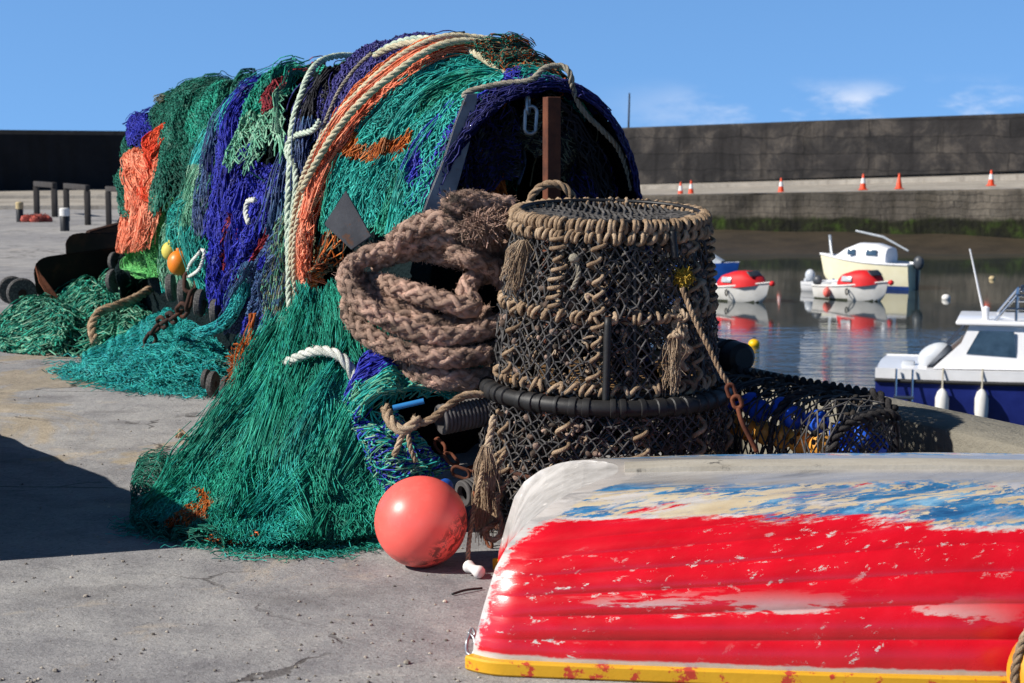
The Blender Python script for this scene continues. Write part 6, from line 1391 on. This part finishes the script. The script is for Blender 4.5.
mb.build('weed', pm('dried_dark_weed', [(0, lin(24, 22, 20)), (.6, lin(48, 42, 36)), (1, lin(66, 57, 48))], scale=30, rough=.95, island=.3), th, smooth='all')['kind'] = 'stuff'
M_fb = pm('blue_float_plastic', [(0, lin(24, 74, 190)), (1, lin(40, 100, 220))], rough=.4, bump=0); M_fa = pm('amber_float_plastic', [(0, lin(206, 138, 46)), (1, lin(226, 166, 80))], rough=.5, bump=0)
fl = []
for s_, a_, z_, k_ in [(.30, .26, .425, 0), (.42, .25, .435, 0), (.50, .275, .418, 0), (.60, .25, .438, 0), (.70, .275, .418, 0), (.80, .25, .415, 0), (.88, .20, .375, 0), (.93, .14, .37, 0), (.94, .22, .30, 0), (.94, .08, .33, 0),
                       (.36, .295, .352, 1), (.47, .305, .345, 1), (.57, .305, .345, 1), (.67, .305, .345, 1), (.77, .305, .34, 1), (.87, .29, .335, 1), (.26, .29, .35, 1)]:
    fl.append((C0 + ad * (s_ * Lp3) + pd * a_ + np.array([0, 0, z_]), k_))
names = ['blue', 'amber']
p0 = [None, None]
for c, k in fl:
    if p0[k] is None:
        q_ = thing('net_float', ['one of the round blue floats inside the long dark pot', 'one of the round amber floats inside the long dark pot'][k], 'net float', c, group=['blue floats inside the long pot', 'amber floats inside the long pot'][k])
        mb = MB(); mb.lathe([(.011, -.046)] + [(.046 * math.sin(a) + .0, -.046 * math.cos(a)) for a in np.linspace(.25, math.pi - .25, 14)] + [(.011, .046), (.010, -.046)], 20); mb.build('float', [M_fb, M_fa][k], q_); p0[k] = q_
        mb = MB(); mb.lathe([(.0115, -.047), (.016, -.048), (.0165, -.044), (.0115, -.0435)], 14); mb.build('eyelet', M_rubber, q_)
    else: q_ = dup(p0[k], c)
    q_.rotation_euler = (rng.uniform(0, 3), rng.uniform(0, 3), 0)
# black fender roll lying on the kerb behind the pots
a_ = E0 + AX * 2.05 - PP * .17; th = thing('rubber_fender', 'black rubber fender roll on the kerb just right of the pots', 'fender', (a_[0], a_[1], .35 + .075))
mb = MB(); mb.lathe([(0, -.28), (.05, -.28), (.072, -.26), (.075, -.2), (.075, .2), (.072, .26), (.05, .28), (0, .28)], 24, TM((0, 0, 0), axis_rot((-.409, .912, 0)))); mb.build('roll', M_rubber, th)
mb = MB()
for s in (-.15, .15): mb.lathe([(.072, s - .02), (.079, s - .018), (.079, s + .018), (.072, s + .02)], 24, TM((0, 0, 0), axis_rot((-.409, .912, 0))))
mb.build('straps', M_blkrope, th)
# ================================================================ ODDS AND ENDS ON THE QUAY
c = G(182, 440); mb = MB()
for i_ in range(5):
    a = rng.uniform(0, 6.28); mb.tube(crom([c + (-.03 + .012 * i_, 0, .012), c + (-.01 + .01 * math.cos(a), .03 * math.sin(a), .03 + .01 * i_ % .03), c + (.03 + .01 * math.sin(a), .012 * math.cos(a), .012)], 14), .0055, 6)
tag(mb.build('rope_scrap', M_tanrope, smooth='all'), 'small curled scrap of tan rope lying alone on the quay', 'rope scrap')
mb = MB(); mb.tube(crom([G(452, 596) + (0, 0, .006), G(466, 593) + (0, 0, .010), G(482, 590) + (0, 0, .006)], 10), .004, 6); tag(mb.build('twig', M_black, smooth='all'), 'thin black stick on the quay beside the stern of the dinghy', 'stick')
# loose grit and crumbs of stone
mb = MB()
for i_ in range(380):
    px = rng.uniform(-20, 480); py = 683 - 290 * rng.random() ** 1.5; q_ = G(px, py); s = rng.uniform(.0015, .006) * (2 if rng.random() < .03 else 1)
    mb.ball(q_ + (0, 0, s * .4), s, 6, 4, sc=(1, rng.uniform(.7, 1.3), .7), noise=.3, nscale=300)
tag(mb.build('grit', pm('pale_grit', [(0, lin(92, 86, 80)), (1, lin(176, 166, 152))], scale=40, rough=.95, island=.4), smooth=False), kind='stuff')
# --- added unseen wedge just beyond the left edge, shaped to throw the quay shadow
rows = []
pk = np.array([-2.52, 5.55, 1.26])
for s in np.linspace(0, 1, 14):
    top_ = pk * (1 - s) + np.array([-3.25, 9.3, .06]) * s; wd_ = .05 + .55 * min(1, s * 3)
    rows.append([top_ * [1, 1, 0] + (.05, 0, 0), top_ * [1, 1, .55] + (.03, 0, 0), top_, top_ * [1, 1, .55] - (wd_ * .7, 0, 0), top_ * [1, 1, 0] - (wd_ * 1.5, 0, 0)])
g_ = np.array([crom(r_, 24) for r_ in rows]); g_ += .012 * fn(g_, 3, 2)[..., None] * [1, 1, 0]; g_[..., 2] = np.maximum(g_[..., 2], 0)
g_ = np.concatenate([g_[:1] * 0 + g_[0].mean(0) * [1, 1, 1], g_], 0)
mb = MB(); mb.grid(g_); tag(mb.build('shadow_caster', pm('shadow_caster_green', [(0, lin(40, 70, 56)), (1, lin(60, 96, 76))], scale=2, rough=.6, bump=.3, bscale=8, bdist=.02), smooth='all'), 'added unseen green wedge outside the left edge, shaped to shade the quay', 'shadow caster')
